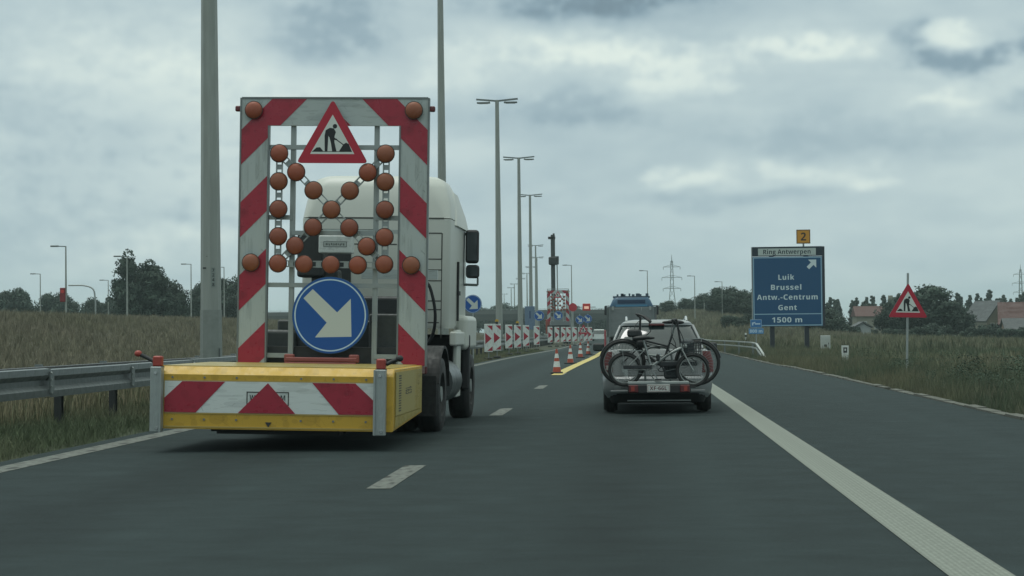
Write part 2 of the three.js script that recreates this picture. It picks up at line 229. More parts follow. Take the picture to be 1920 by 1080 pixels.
function scatter(name, label, geoms, count, where, tint) {
  const list = []; for (let i = 0; i < count; i++) { const p = where(); if (p) list.push(p); }
  geoms.forEach((g, k) => {
    const mine = list.filter((_, i) => i % geoms.length === k), im = new THREE.InstancedMesh(g, bladeMat, mine.length), m = new THREE.Matrix4(), q = new THREE.Quaternion(), c = new THREE.Color();
    mine.forEach(([x, D, s], i) => { q.setFromEuler(new THREE.Euler(rr(-0.12, 0.12), rr(0, 6.283), rr(-0.12, 0.12))); m.compose(V(x, gy(x, D) - 0.02, -D), q, V(s * rr(0.8, 1.25), s * rr(0.75, 1.25), s * rr(0.8, 1.25))); im.setMatrixAt(i, m); const t = tint(x, D), f = rr(0.95, 1.85); c.setRGB(t[0] * f, t[1] * f, t[2] * f); im.setColorAt(i, c); });
    im.name = numbered(name); im.castShadow = im.receiveShadow = true; scene.add(im); tag(im, label + ['', ' with longer blades between', ' with finer tufts between'][k], 'grass', undefined, 'stuff');
  });
}
const grassA = tuft(14, 0.27, 0.012, 0.15, 0.7), grassB = tuft(14, 0.36, 0.013, 0.22, 0.8), dryA = tuft(10, 0.75, 0.014, 0.2, 0.35), dryB = tuft(12, 0.6, 0.05, 0.42, 0.5), weedA = weedTuft(170, 0.62, 0.055, 0.36), weedB = weedTuft(150, 0.4, 0.05, 0.42);
scatter('verge_grass', 'short green grass between left edge line and guardrail', [grassA, grassB], 15000, () => { const D = 13 + 110 * rnd() ** 1.6, u = rr(-9.4, -6.45); return [u + bend(D) + leftIn(D), D, rr(0.4, 0.85) * (0.5 + 0.5 * smooth(-6.4, -7.2, u))]; }, zone);
scatter('dry_stems', 'tall dry stems rising behind the left guardrail', [dryA], 2600, () => { const D = 18 + 110 * rnd() ** 1.3, u = rr(-10.9, -8.6); return [u + bend(D), D, rr(0.7, 1.25)]; }, (x, D) => mix3(zone(x, D), [0.2, 0.17, 0.11], rnd() * 0.8));
scatter('embankment_grass', 'long dry brown grass covering the left embankment', [dryB, dryA], 32000, () => { const D = 60 + 330 * rnd() ** 1.3, u = -21 - 24 * rnd(); return [u + bend(D), D, rr(0.5, 0.95)]; }, (x, D) => mix3(zone(x, D), DRY, rnd() * 0.6));
scatter('shoulder_grass', 'mixed green and straw grass along the right shoulder', [grassB, dryA, grassA], 30000, () => { const D = 20 + 120 * rnd() ** 1.5, u = 5.45 + 6.5 * rnd() ** 1.2; return [u + bend(D), D, rr(0.45, 1.0) * (0.5 + 0.3 * smooth(5.3, 6.2, u))]; }, (x, D) => mix3(zone(x, D), DRY, rnd() < 0.25 ? rnd() * 0.8 : 0));
scatter('field_grass', 'long uneven grass of the field on the right', [dryB, grassB], 46000, () => { const D = 30 + 230 * rnd() ** 1.2, u = 9 + 75 * rnd(); return u / D > 0.35 ? null : [u + bend(D), D, rr(0.45, 0.95)]; }, (x, D) => mix3(zone(x, D), DRY, rnd() < 0.3 ? rnd() * 0.5 : 0));
scatter('mound_grass', 'brown and green grass on the slip road mound', [dryB], 9000, () => { const D = rr(120, 400), x = rr(4, 34); return x - bend(D) < 6.5 ? null : [x, D, rr(0.9, 1.6)]; }, (x, D) => mix3(zone(x, D), DRY, rnd() * 0.5));
scatter('verge_weeds', 'dense dark green weeds on the right verge', [weedA, weedB, grassB], 4200, () => { const D = 21 + 45 * rnd() ** 1.3, u = 6.1 + 9 * rnd() ** 1.2; return fbm(u * 0.45, D * 0.22, 6.1, 3) < -0.06 + smooth(24, 60, D) * 0.22 ? null : [u, D, rr(0.5, 1.1) * (0.4 + 0.6 * smooth(5.9, 7.6, u))]; }, (x, D) => mix3([0.03, 0.05, 0.034], DEEP, rnd()));

// ---------------------------------------------------------------- trees
function crown(shape, lobes, leaves, size, tone, lobeR, slim) {
  const L = []; for (let i = 0; i < lobes; i++) { let p; do p = V(rr(-1, 1), rr(-1, 1), rr(-1, 1)); while (p.length() > 1); if (slim) p.y = (i + rnd()) / lobes * 2 - 1; const [w, h] = shape(p.y); L.push({ p: V(p.x * w, h, p.z * w), r: rr(0.6, 1.15) * lobeR * (slim ? 1 - 0.55 * Math.max(0, p.y) : 1), t: rr(0.65, 1.3) }); }
  const pos = [], col = [], idx = [], nor = [];
  for (let i = 0; i < leaves; i++) {
    const l = L[Math.floor(rnd() * lobes)], d = V(rr(-1, 1), rr(-1, 1), rr(-1, 1)).normalize(), q = d.clone().multiplyScalar(l.r * (0.55 + 0.5 * Math.sqrt(rnd()))); q.y *= 0.85; q.add(l.p);
    const a = V(rr(-1, 1), rr(-1, 1), rr(-1, 1)).normalize(), b = a.clone().cross(d).normalize().multiplyScalar(size * rr(0.5, 1.1) * 0.6), e = a.multiplyScalar(size * rr(0.6, 1.2)), s = pos.length / 3, k = l.t * rr(0.7, 1.35);
    for (const v of [q.clone().sub(e), q.clone().add(b), q.clone().add(e), q.clone().sub(b)]) { pos.push(v.x, v.y, v.z); nor.push(d.x, d.y, d.z); col.push(tone[0] * k, tone[1] * k, tone[2] * k); }
    idx.push(s, s + 1, s + 2, s, s + 2, s + 3);
  }
  const g = new THREE.BufferGeometry(); g.setAttribute('position', new THREE.Float32BufferAttribute(pos, 3)); g.setAttribute('normal', new THREE.Float32BufferAttribute(nor, 3)); g.setAttribute('color', new THREE.Float32BufferAttribute(col, 3)); g.setIndex(idx); return g;
}
const leafMat = std([1, 1, 1], 0.85, 0, { vertexColors: true, side: THREE.DoubleSide }), bark = dirty([0.07, 0.06, 0.05], 0.95);
function makeTree(name, h, shape, lobes, leaves, size, tone, trunkTop = 0.7, lobeR = 1.6, slim = false) {      // of height h, standing at the origin
  const o = new THREE.Group(); o.name = name;
  const limbs = [rod([0, -0.3, 0], [0.1, h * trunkTop, 0.05], h * 0.028, h * 0.008, 7)];
  for (let i = 0; i < 5; i++) { const a = rr(0, 6.28), y = h * rr(0.2, 0.45); limbs.push(rod([0, y, 0], [Math.cos(a) * h * 0.16, y + h * 0.25, Math.sin(a) * h * 0.16], h * 0.011, h * 0.004, 5)); }
  part('trunk', limbs, bark, o); part('crown', crown(shape, lobes, leaves, size, tone, lobeR, slim), leafMat, o); return o;
}
const TONE = [0.028, 0.048, 0.034];
const protos = {
  round: [0, 1, 2].map(() => makeTree('broadleaf_tree', 10, (y) => [3.9 * (1 - 0.25 * Math.max(0, y)), 5 + y * 3.7], 80, 8500, 0.3, TONE, 0.7, 1.55)),
  tall: [0, 1].map(() => makeTree('tall_tree', 12, (y) => [2.5 * (1 - 0.3 * y), 6 + y * 5.0], 80, 8500, 0.28, TONE, 0.85, 1.3)),
  poplar: [0, 1, 2].map(() => makeTree('poplar', 10, (y) => [0.7 * (1 - 0.6 * Math.max(0, y)), 5 + y * 4.6], 38, 3600, 0.26, [0.03, 0.048, 0.036], 0.9, 0.6, true)),
  bush: [0, 1, 2].map(() => makeTree('bush', 4, (y) => [2.4, 1.7 + y * 1.3], 40, 3600, 0.24, TONE, 0.4, 0.85)),
};
function plant(kind, i, label, group, x, D, h, wide = 1) {
  const p = protos[kind][i % protos[kind].length], base = { round: 10.2, tall: 12.2, poplar: 10.3, bush: 4 }[kind], s = h / base, o = copy(p, label, [x, gy(x, D) - 0.1, -D], rr(0, 6.28), [s * wide, s, s * wide]);
  tag(o, label, kind === 'bush' ? 'bush' : 'tree', group); return o;
}
// the tall clump on the left embankment, highest at its left end
plant('tall', 0, 'tallest tree of the left clump, behind a lamp post', null, -63.2, 222, 10.8, 0.8);
plant('tall', 1, 'second highest tree, just right of the tallest in the left clump', null, -61.6, 225, 9.9, 1.0);
plant('tall', 0, 'mid height tree in the middle of the left clump', null, -60.0, 224, 8.5, 1.05);
plant('round', 1, 'lower rounded tree right of the middle of the left clump', null, -59.0, 227, 6.9, 0.8);
plant('round', 2, 'lowest tree at the right end of the left clump', null, -57.9, 226, 4.7, 0.7);
plant('round', 0, 'round tree just left of the big lamp pole', null, -61.3, 252, 7.8, 0.62);
plant('round', 2, 'round tree half hidden behind the big lamp pole', null, -58.9, 254, 8.6, 0.75);
plant('round', 1, 'round tree between the big lamp pole and the warning board', null, -55.6, 250, 7.9, 0.9);
plant('round', 0, 'low tree between the left clump and big lamp pole', null, -65.6, 262, 3.8, 0.8);
const leftRow = 'tree in the dark row beyond the left embankment';
for (let i = 0; i < 30; i++) { const x = -116 + i * 1.75 + rr(-0.6, 0.6), D = 298 + rr(-9, 9), px = (x + 116) / 52; plant(i % 4 === 3 ? 'tall' : 'round', i, leftRow, 'row of trees on the far left horizon', x, D, lerp(9.0, 6.6, smooth(0.25, 0.6, px)) + rr(-0.7, 0.6), 0.85); }
for (let i = 0; i < 24; i++) { const x = -62 + i * 3 + rr(-0.8, 0.8), D = 470 + rr(-15, 15); plant('round', i, 'low distant tree beyond the overpass', 'trees seen above the overpass', x, D, rr(7.4, 9.0) + (x > -36 && x < -24 ? 1.2 : 0), 0.9); }
plant('round', 0, 'big round dark tree right of the triangular sign', null, 38.9, 236, 8.1, 1.35); plant('round', 1, 'dark tree behind the top of the triangular sign', null, 34.6, 240, 6.0, 0.9); plant('round', 2, 'dark tree right of the big round tree, lower', null, 43.2, 240, 5.2, 1.1);
plant('round', 1, 'large rounded tree on the mound between the pylon and blue board', null, 13.2, 333, 4.3, 1.45); plant('round', 2, 'rounded tree just right of the largest one on the mound', null, 16.6, 335, 3.5, 1.4); plant('round', 0, 'low round tree in front of the pylon', null, 7.4, 345, 2.9, 1.7); plant('round', 2, 'small tree left of the largest one on the mound', null, 10.6, 338, 3.1, 1.3);
for (let i = 0; i < 124; i++) { const x = 17 + i * 0.535 + rr(-0.35, 0.35), D = 372 + rr(-12, 12); plant('poplar', i, 'slim spiky poplar in the long row behind the right field', 'row of poplars on the right horizon', x, D, rr(7.2, 9.7) - 1.2 * smooth(60, 30, x), 1.05); }
for (let i = 0; i < 40; i++) { const x = 14 + i * 1.45 + rr(-0.5, 0.5), D = 292 + rr(-14, 16); if (x > 33 && x < 39 && D < 290) continue; plant('round', i, 'low dark tree along the edge of the right field', 'dark trees behind the right field', x, D, rr(4.2, 5.8), 1.2); }
for (let i = 0; i < 34; i++) { const x = 12.5 + i * 1.3 + rr(-0.4, 0.4), D = 226 + rr(-6, 6); plant('bush', i, 'dark bush in the hedge at the far side of the right field', 'hedge bushes along the right field', x, D, rr(1.6, 2.6), 1); }
for (const [x, D, h, l] of [[24.3, 226, 3.7, 'dark rounded bush right of the blue board, near the red roofed building'], [21.2, 228, 3.2, 'dark bush close to the right edge of the blue board']]) plant('bush', 1, l, null, x, D, h, 1.1);

// ---------------------------------------------------------------- houses, overpass, pylons
const brick = dirty([0.3, 0.22, 0.17], 0.9), tileRed = dirty([0.095, 0.045, 0.04], 0.9), tileGrey = dirty([0.09, 0.1, 0.105], 0.9), render_ = dirty([0.27, 0.27, 0.22], 0.9), pane = std([0.05, 0.06, 0.065], 0.1);
function gable(name, label, x, D, w, d, h, rise, wm, rm, turn, wins = []) {
  const o = thing(name, label, 'house', [x, gy(x, D) - 0.1, -D], undefined, turn), hw = w / 2, hd = d / 2;
  part('wall', slab([[-hw, 0], [hw, 0], [hw, h], [0, h + rise], [-hw, h]], d, -hd), wm, o);
  const L = Math.hypot(hw, rise) + 0.35, a = Math.atan2(rise, hw);
  for (const s of [-1, 1]) { const g = box(L, 0.14, d + 0.5); g.translate(-s * 0, 0, 0); const m = part('roof', g, rm, o, [s * (hw / 2 + 0.1), h + rise / 2 + 0.09, 0]); m.rotation.z = -s * a; }
  for (const [wx, wy, ww, wh] of wins) { const f = part('window', box(ww + 0.16, wh + 0.16, 0.08, wx, wy, hd + 0.02), M.white, o); part('pane', box(ww, wh, 0.06, wx, wy, hd + 0.05), pane, f); }
  return o;
}
{ const o = thing('farm_building', 'long low building with red tiled roof left of the triangular sign', 'building', [36.5, gy(36, 262) - 0.1, -262]);
  part('wall', box(8, 3.4, 5, 0, 1.7, 0), render_, o); const r = part('roof', slab([[-2.8, 0], [2.8, 0], [0, 1.5]], 8.4, -4.2).rotateY(Math.PI / 2), tileRed, o, [0, 3.4, 0]); part('chimney', box(0.6, 2.4, 0.6, 1.2, 1.8, 0), render_, r); for (const x of [-3, -1, 1, 3]) { const w = part('window', box(0.9, 1.1, 0.08, x, 2.1, 2.52), M.white, o); part('pane', box(0.74, 0.94, 0.06, x, 2.1, 2.56), pane, w); } }
gable('gabled_house', 'cream gabled house with dark roof at the right edge of the field', 51.6, 262, 4.2, 8, 2.6, 2.7, render_, tileGrey, 0.25, [[-1.2, 1.7, 0.5, 1.1], [-0.3, 1.7, 0.5, 1.1], [0.7, 1.7, 0.5, 1.1], [0, 3.6, 0.5, 0.8]]);
gable('side_house', 'low house with slate roof and white windows left of the cream gable', 47.6, 264, 4.6, 4.6, 2.0, 1.5, render_, tileGrey, Math.PI / 2 + 0.25);
gable('red_roof_house', 'house with broad red tiled roof at the right edge of the photo', 55.6, 256, 5.5, 7, 2.0, 2.9, brick, tileRed, Math.PI / 2 - 0.2);
gable('barn', 'long low barn with grey roof in front of the red roof', 55.2, 247, 3.5, 9, 1.3, 1.3, brick, tileGrey, Math.PI / 2);
gable('white_shed', 'small pale shed among dark bushes left of the triangular sign', 28.2, 221, 1.9, 2, 1.6, 0.5, dirty([0.34, 0.38, 0.39], 0.8), tileGrey, 0.1);

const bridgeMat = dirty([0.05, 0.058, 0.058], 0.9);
{ const o = thing('overpass', 'grey concrete overpass crossing the motorway far ahead', 'bridge', [0, 0, -425]);
  const seg = (x0, x1, y0, y1, h, d, z) => { const g = box(x1 - x0, h, d, 0, 0, z), p = g.attributes.position; for (let i = 0; i < p.count; i++) { const t = (p.getX(i) + (x1 - x0) / 2) / (x1 - x0); p.setX(i, lerp(x0, x1, t)); p.setY(i, p.getY(i) + lerp(y0, y1, t)); } g.computeVertexNormals(); return g; };
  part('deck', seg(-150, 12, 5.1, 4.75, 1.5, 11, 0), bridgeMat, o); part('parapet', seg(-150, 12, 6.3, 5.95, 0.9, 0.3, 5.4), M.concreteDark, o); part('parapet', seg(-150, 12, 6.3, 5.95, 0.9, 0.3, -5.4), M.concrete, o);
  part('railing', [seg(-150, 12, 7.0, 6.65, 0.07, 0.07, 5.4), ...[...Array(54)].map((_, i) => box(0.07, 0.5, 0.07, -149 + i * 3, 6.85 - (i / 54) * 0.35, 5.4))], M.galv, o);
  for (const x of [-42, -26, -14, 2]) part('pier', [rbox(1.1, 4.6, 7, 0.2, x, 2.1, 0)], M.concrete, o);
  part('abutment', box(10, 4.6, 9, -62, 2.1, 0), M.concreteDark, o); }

function pylon(label, x, D, h) {
  const o = thing('power_pylon', label, 'pylon', [x, 0, -D], 'power pylons on the horizon'), g = [], r = 0.16;
  const W = (y) => y < h * 0.55 ? lerp(3.2, 0.9, y / (h * 0.55)) : lerp(0.9, 0.35, (y - h * 0.55) / (h * 0.45));
  const ys = [0, 0.12, 0.24, 0.35, 0.45, 0.55, 0.65, 0.75, 0.84, 0.92].map((t) => t * h);
  for (let i = 0; i < ys.length - 1; i++) for (const [sx, sz] of [[1, 1], [1, -1], [-1, -1], [-1, 1]]) { const a = W(ys[i]), b = W(ys[i + 1]); g.push(rod([sx * a, ys[i], sz * a], [sx * b, ys[i + 1], sz * b], r, r, 4), rod([sx * a, ys[i], sz * a], [-sz * b, ys[i + 1], sx * b], r * 0.55, r * 0.55, 4)); }
  g.push(rod([0, h * 0.9, 0], [0, h, 0], 0.3, 0.08, 5)); part('tower', g, M.galvDark, o);
  for (const [t, w] of [[0.845, 4.2], [0.71, 5], [0.57, 4.4]]) part('cross_arm', [-1, 1].flatMap((s) => [rod([0, h * t, 0.4], [s * w, h * t, 0], 0.14, 0.1, 4), rod([0, h * t, -0.4], [s * w, h * t, 0], 0.14, 0.1, 4), rod([0, h * t + 1.2, 0], [s * w, h * t, 0], 0.1, 0.08, 4), rod([s * w, h * t, 0], [s * w, h * t - 1.4, 0], 0.12, 0.12, 4)]), M.galvDark, o);
  return o;
}
pylon('lattice power pylon on the horizon left of the blue board', 21.1, 900, 39.5); pylon('lattice power pylon at the right edge of the photo', 236.5, 1100, 39.5);

// ---------------------------------------------------------------- lamp posts
const sleeveMat = dirty([0.235, 0.265, 0.25], 0.7);
function twinLamp(label, x, D) {
  const o = thing('twin_lamp_post', label, 'lamp post', [x, gy(x, D), -D], 'twin-armed lamp posts along the median'), H = 16.05;
  part('pole', toCreasedNormals(new THREE.CylinderGeometry(0.12, 0.235, H, 8).rotateY(0.2).translate(0, H / 2, 0), 0.3), M.pole, o);
  part('sleeve', toCreasedNormals(new THREE.CylinderGeometry(0.231, 0.243, 1.85, 8).rotateY(0.2).translate(0, 0.925, 0), 0.3), sleeveMat, o); part('access_door', box(0.012, 0.55, 0.13, 0.2, 0.75, 0.09, 0, 0.4, 0), M.galvDark, o);
  part('base_collar', new THREE.CylinderGeometry(0.25, 0.26, 0.25, 8).rotateY(0.39).translate(0, 0.1, 0), M.galvDark, o);
  part('cross_arm', [-1, 1].map((s) => bar([0, H - 0.06, 0], [s * 1.32, H + 0.06, 0], 0.1, 0.14)), M.galvDark, o);
  for (const s of [-1, 1]) { const l = part('luminaire', [rbox(0.85, 0.09, 0.3, 0.03, s * 0.86, H - 0.16, 0)], M.galvDark, o); part('lamp_glass', box(0.6, 0.03, 0.22, s * 0.86, H - 0.215, 0), std([0.5, 0.52, 0.5], 0.2), l); part('bracket', rod([s * 0.5, H - 0.12, 0], [s * 0.52, H + 0.02, 0], 0.02), M.galvDark, o); }
  return o;
}
const lampSpots = [[-9.03, 38, 'very thick nearest lamp pole left of the warning board, with number stickers'], [-7.99, 76, 'tall lamp pole rising behind the truck cab'], [-8.28, 112.6, 'twin lamp post right of the truck mirror, tallest with visible arms'], [-9.24, 150, 'twin lamp post second tallest with visible arms'], [-10.6, 191, 'twin lamp post third tallest with visible arms'], [-15.9, 302, 'twin lamp post just left of the drilling mast'], [-18.2, 350, 'twin lamp post with arms right below those of the post beside the mast'], [-22.1, 401, 'twin lamp post fifth from the mast, far'], [-25.6, 444, 'small twin lamp post, fifth from the far end of the row'], [-29.8, 487, 'small twin lamp post, fourth from the far end of the row'], [-35, 540, 'small twin lamp post, third from the far end of the row'], [-38.9, 584, 'tiny twin lamp post, last but one of the row'], [-48, 680, 'tiniest twin lamp post at the far end of the row']];
lampSpots.forEach(([x, D, l], i) => { const o = twinLamp(l, x, D); if (!i) {
  const digits = canvasTex(64, 320, (c, w, h) => { c.fillStyle = '#7d8783'; c.fillRect(0, 0, w, h); c.fillStyle = '#1d2426'; c.font = 'bold 74px sans-serif'; c.textAlign = 'center'; [...'7248'].forEach((d, k) => c.fillText(d, w / 2, 72 + k * 78)); });
  part('number_sticker', new THREE.PlaneGeometry(0.085, 0.42), std([1, 1, 1], 0.6, 0, { map: digits }), o, [0.1, 2.55, 0.19]).rotation.y = 0.4;
  part('sticker', box(0.07, 0.03, 0.004, -0.09, 2.75, 0.197), M.black, o); part('sticker', box(0.1, 0.012, 0.004, 0, 3.0, 0.194), M.black, o); } });
function singleLamp(label, x, D, top, side = -1) {
  const y0 = gy(x, D), o = thing('street_lamp', label, 'lamp post', [x, y0, -D], 'slender single lamp posts'), H = top - y0;
  part('pole', rod([0, 0, 0], [0, H, 0], 0.09, 0.05, 8), M.pole, o); part('arm', bar([0, H - 0.04, 0], [side * 0.75, H, 0], 0.07, 0.08), M.galvDark, o); part('lamp_head', rbox(0.6, 0.12, 0.25, 0.04, side * 0.85, H, 0), M.galvDark, o); return o;
}
for (const [x, D, t, l, s] of [[-41.8, 130, 8.0, 'single lamp post beside the red traffic light on the left', -1], [-67.3, 200, 8.5, 'leftmost slender lamp post, above the left embankment'], [-68.3, 230, 8.65, 'slender lamp post left of the tall tree clump'], [-42.9, 150, 8.1, 'slender lamp post standing in front of the tallest tree', -1], [-68.4, 250, 8.1, 'slender lamp post in front of the middle of the tree clump', 1], [-49.8, 200, 9.4, 'slender lamp post just left of the big lamp pole', -1], [-66.2, 260, 7.9, 'short slender lamp post between tree clump and big pole', 1], [-48.3, 210, 9.4, 'slender lamp post just right of the big lamp pole', -1], [-7.5, 230, 9.86, 'slender lamp post right of the drilling mast', -1], [2.45, 250, 9.7, 'slender lamp post rising behind the blue lorry cab', -1], [10.1, 280, 9.8, 'slender lamp post on the mound in front of the largest tree', -1], [14.35, 280, 8.85, 'taller of two lamp posts left of the blue board', -1], [16.2, 300, 8.5, 'shorter of two lamp posts left of the blue board', -1], [13.6, 330, 7.6, 'faint lamp post between the mound trees', -1]]) singleLamp(l, x, D, t, s);
{ const o = thing('traffic_signal', 'red traffic light on curved mast arm on the left embankment', 'traffic light', [-39.6, 3.02, -130]);
  part('mast', tube([[0, -1.6, 0], [0, 1.1, 0], [-0.15, 1.75, 0], [-0.7, 2.0, 0], [-2.0, 2.05, 0]], 0.06, 30), M.galv, o);
  const h = part('signal_head', rbox(0.42, 1.05, 0.3, 0.05, -2.42, 1.35, 0), dirty([0.22, 0.02, 0.025], 0.6), o); part('red_lamp', new THREE.CylinderGeometry(0.13, 0.13, 0.06, 16).rotateX(Math.PI / 2).translate(-2.42, 1.6, 0.17), M.bulbRed, h); }

// ---------------------------------------------------------------- guardrails
const railShape = [[0.02, 0.4], [0.05, 0.4], [0.055, 0.345], [-0.005, 0.27], [-0.005, 0.23], [0.055, 0.16], [0.05, 0.08], [0.02, 0.08], [0.02, 0.03], [0.055, 0.02], [0.02, 0.0]];
function beam(len) { const pts = [[0.0, 0.395], [0.085, 0.385], [0.09, 0.3], [0.015, 0.235], [0.015, 0.165], [0.09, 0.1], [0.085, 0.01], [0.0, 0.0], [-0.006, 0.0], [-0.006, 0.004], [0.075, 0.016], [0.08, 0.095], [0.005, 0.16], [0.005, 0.24], [0.08, 0.305], [0.075, 0.378], [-0.006, 0.389]]; return new THREE.ExtrudeGeometry(poly(pts), { depth: len, bevelEnabled: false }); }
const railMat = dirty([0.15, 0.175, 0.18], 0.55, 0.35);
{ const o = thing('guardrail', 'grey steel guardrail along the left verge', 'guardrail', [0, 0, 0]);
  const b = beam(4.0);
  for (let D = 12; D < 190; D += 4.0) { const m = part('rail_beam', b, railMat, o, [-8.02 + bend(D), 0.42 + rr(-0.012, 0.012), -D - 4]); m.rotation.z = 0; m.rotation.y = rr(-0.003, 0.003);
    part('splice_plate', box(0.02, 0.3, 0.16, 0.1, 0.2, 0), M.galvDark, m); for (let k = 0; k < 4; k++) part('bolt', new THREE.CylinderGeometry(0.018, 0.018, 0.02, 6).rotateZ(Math.PI / 2), M.galv, m, [0.115, 0.06 + 0.09 * k, 0.05]); }
  const pg = join([box(0.1, 0.95, 0.012, -0.12, 0.28, 0.05), box(0.012, 0.95, 0.1, -0.17, 0.28, 0), box(0.1, 0.95, 0.012, -0.12, 0.28, -0.05), box(0.12, 0.12, 0.09, -0.06, 0.62, 0)]);
  for (let D = 14.3; D < 190; D += 2.67) part('post', pg, M.dark, o, [-8.02 + bend(D), 0, -D]); }
{ const o = thing('far_guardrail', 'dark second guardrail of the median, seen just above the near one', 'guardrail', [0, 0, 0]); const b = beam(8), pg = box(0.12, 0.9, 0.12, -0.1, 0.3, 0);
  for (let D = 24; D < 280; D += 8) { part('rail_beam', b, M.dark, o, [-10.7 + bend(D), 0.32, -D - 8]); part('post', pg, M.galvDark, o, [-10.7 + bend(D), 0, -D]); part('post', pg, M.galvDark, o, [-10.7 + bend(D + 4), 0, -D - 4]); } }
{ const o = thing('end_guardrail', 'pale guardrail ending in a downturned terminal on the right verge', 'guardrail', [0, 0, 0]);
  const path = [[5.98, -0.05, -79.5], [5.86, 0.32, -81], [5.76, 0.62, -82.5], [5.7, 0.66, -85], [5.52, 0.66, -93], [5.2, 0.66, -101], [4.95, 0.64, -110], [4.9, 0.64, -140]];
  for (let i = 0; i < path.length - 1; i++) { const a = path[i], c = path[i + 1]; part('rail_beam', [bar(a, c, 0.09, 0.05), bar([a[0], a[1] - 0.22, a[2]], [c[0], c[1] - 0.22, c[2]], 0.07, 0.05)].map((g) => g), dirty([0.42, 0.46, 0.45], 0.5, 0.3), o); }
  for (let i = 2; i < 7; i++) part('post', box(0.09, 0.8, 0.09, path[i][0] + 0.08, 0.25, path[i][2]), M.galvDark, o); }

// ---------------------------------------------------------------- signs
function drawRoadworks(c, s, h) {                                         // print of the triangular roadworks sign
  c.fillStyle = '#a81f36'; c.fillRect(0, 0, s, h);
  c.fillStyle = '#c9d0cb'; c.beginPath(); c.moveTo(s * 0.5, h * 0.215); c.lineTo(s * 0.825, h * 0.855); c.lineTo(s * 0.175, h * 0.855); c.closePath(); c.fill();
  c.fillStyle = '#11181a'; const P = (pts) => { c.beginPath(); pts.forEach(([x, y], i) => i ? c.lineTo(x * s, y * h) : c.moveTo(x * s, y * h)); c.closePath(); c.fill(); };
  P([[0.2, 0.82], [0.27, 0.75], [0.32, 0.745], [0.37, 0.81], [0.6, 0.81], [0.66, 0.7], [0.7, 0.67], [0.74, 0.69], [0.79, 0.82]]);
  c.beginPath(); c.arc(0.535 * s, 0.405 * h, 0.032 * s, 0, 7); c.fill();
  P([[0.4, 0.47], [0.46, 0.43], [0.52, 0.44], [0.55, 0.5], [0.53, 0.57], [0.45, 0.58]]);              // bent back
  P([[0.4, 0.47], [0.45, 0.46], [0.44, 0.56], [0.43, 0.81], [0.39, 0.81], [0.385, 0.56]]); P([[0.45, 0.56], [0.53, 0.56], [0.53, 0.66], [0.56, 0.8], [0.56, 0.82], [0.5, 0.82], [0.48, 0.68]]);
  c.strokeStyle = '#11181a'; c.lineWidth = s * 0.022; c.lineCap = 'round'; c.beginPath(); c.moveTo(0.45 * s, 0.49 * h); c.lineTo(0.5 * s, 0.6 * h); c.lineTo(0.56 * s, 0.62 * h); c.stroke();
  c.lineWidth = s * 0.014; c.beginPath(); c.moveTo(0.47 * s, 0.55 * h); c.lineTo(0.67 * s, 0.71 * h); c.stroke();
}
const workTex = canvasTex(512, 448, drawRoadworks), workMat = std([1, 1, 1], 0.5, 0, { map: workTex });
function triangleShape(w, r) { const h = w * 0.885, s = new THREE.Shape(), P = [[-w / 2, -h / 2], [w / 2, -h / 2], [0, h / 2]]; P.forEach((p, i) => { const n = P[(i + 1) % 3], q = P[(i + 2) % 3]; const m = (a, b, t) => { const l = Math.hypot(b[0] - a[0], b[1] - a[1]); return [lerp(a[0], b[0], t / l), lerp(a[1], b[1], t / l)]; }; const a = m(p, q, r), b = m(p, n, r); if (i) s.lineTo(...a); else s.moveTo(...a); s.quadraticCurveTo(p[0], p[1], b[0], b[1]); }); return s; }
function workSign(parent, w, pos) {                                       // plate with its printed face as a sub-part
  const s = triangleShape(w, w * 0.07), p = part('roadworks_sign', new THREE.ExtrudeGeometry(s, { depth: 0.025, bevelEnabled: false }), M.galvDark, parent, pos);
  part('sign_face', faceUV(new THREE.ShapeGeometry(s)), workMat, parent.isGroup && parent.userData.deep ? parent : p, parent.userData.deep ? [pos[0], pos[1], pos[2] + 0.028] : [0, 0, 0.028]); return p;
}
const discTex = canvasTex(512, 512, (c, w) => { c.fillStyle = '#0a4d96'; c.fillRect(0, 0, w, w); c.strokeStyle = '#b8cdd8'; c.lineWidth = 9; c.beginPath(); c.arc(w / 2, w / 2, w * 0.468, 0, 7); c.stroke(); c.fillStyle = '#bac2bd'; c.beginPath(); [[-0.73, -0.45], [-0.48, -0.7], [0.19, -0.08], [0.556, -0.45], [0.588, 0.57], [-0.404, 0.6], [-0.09, 0.2]].forEach(([x, y], i) => { const X = w / 2 * (1 + x * 0.98), Y = w / 2 * (1 + y * 0.98); if (i) c.lineTo(X, Y); else c.moveTo(X, Y); }); c.closePath(); c.fill(); });
const discMat = std([1, 1, 1], 0.45, 0, { map: discTex });
const discFace = (r) => { const g = new THREE.CircleGeometry(r, 48); return g; };
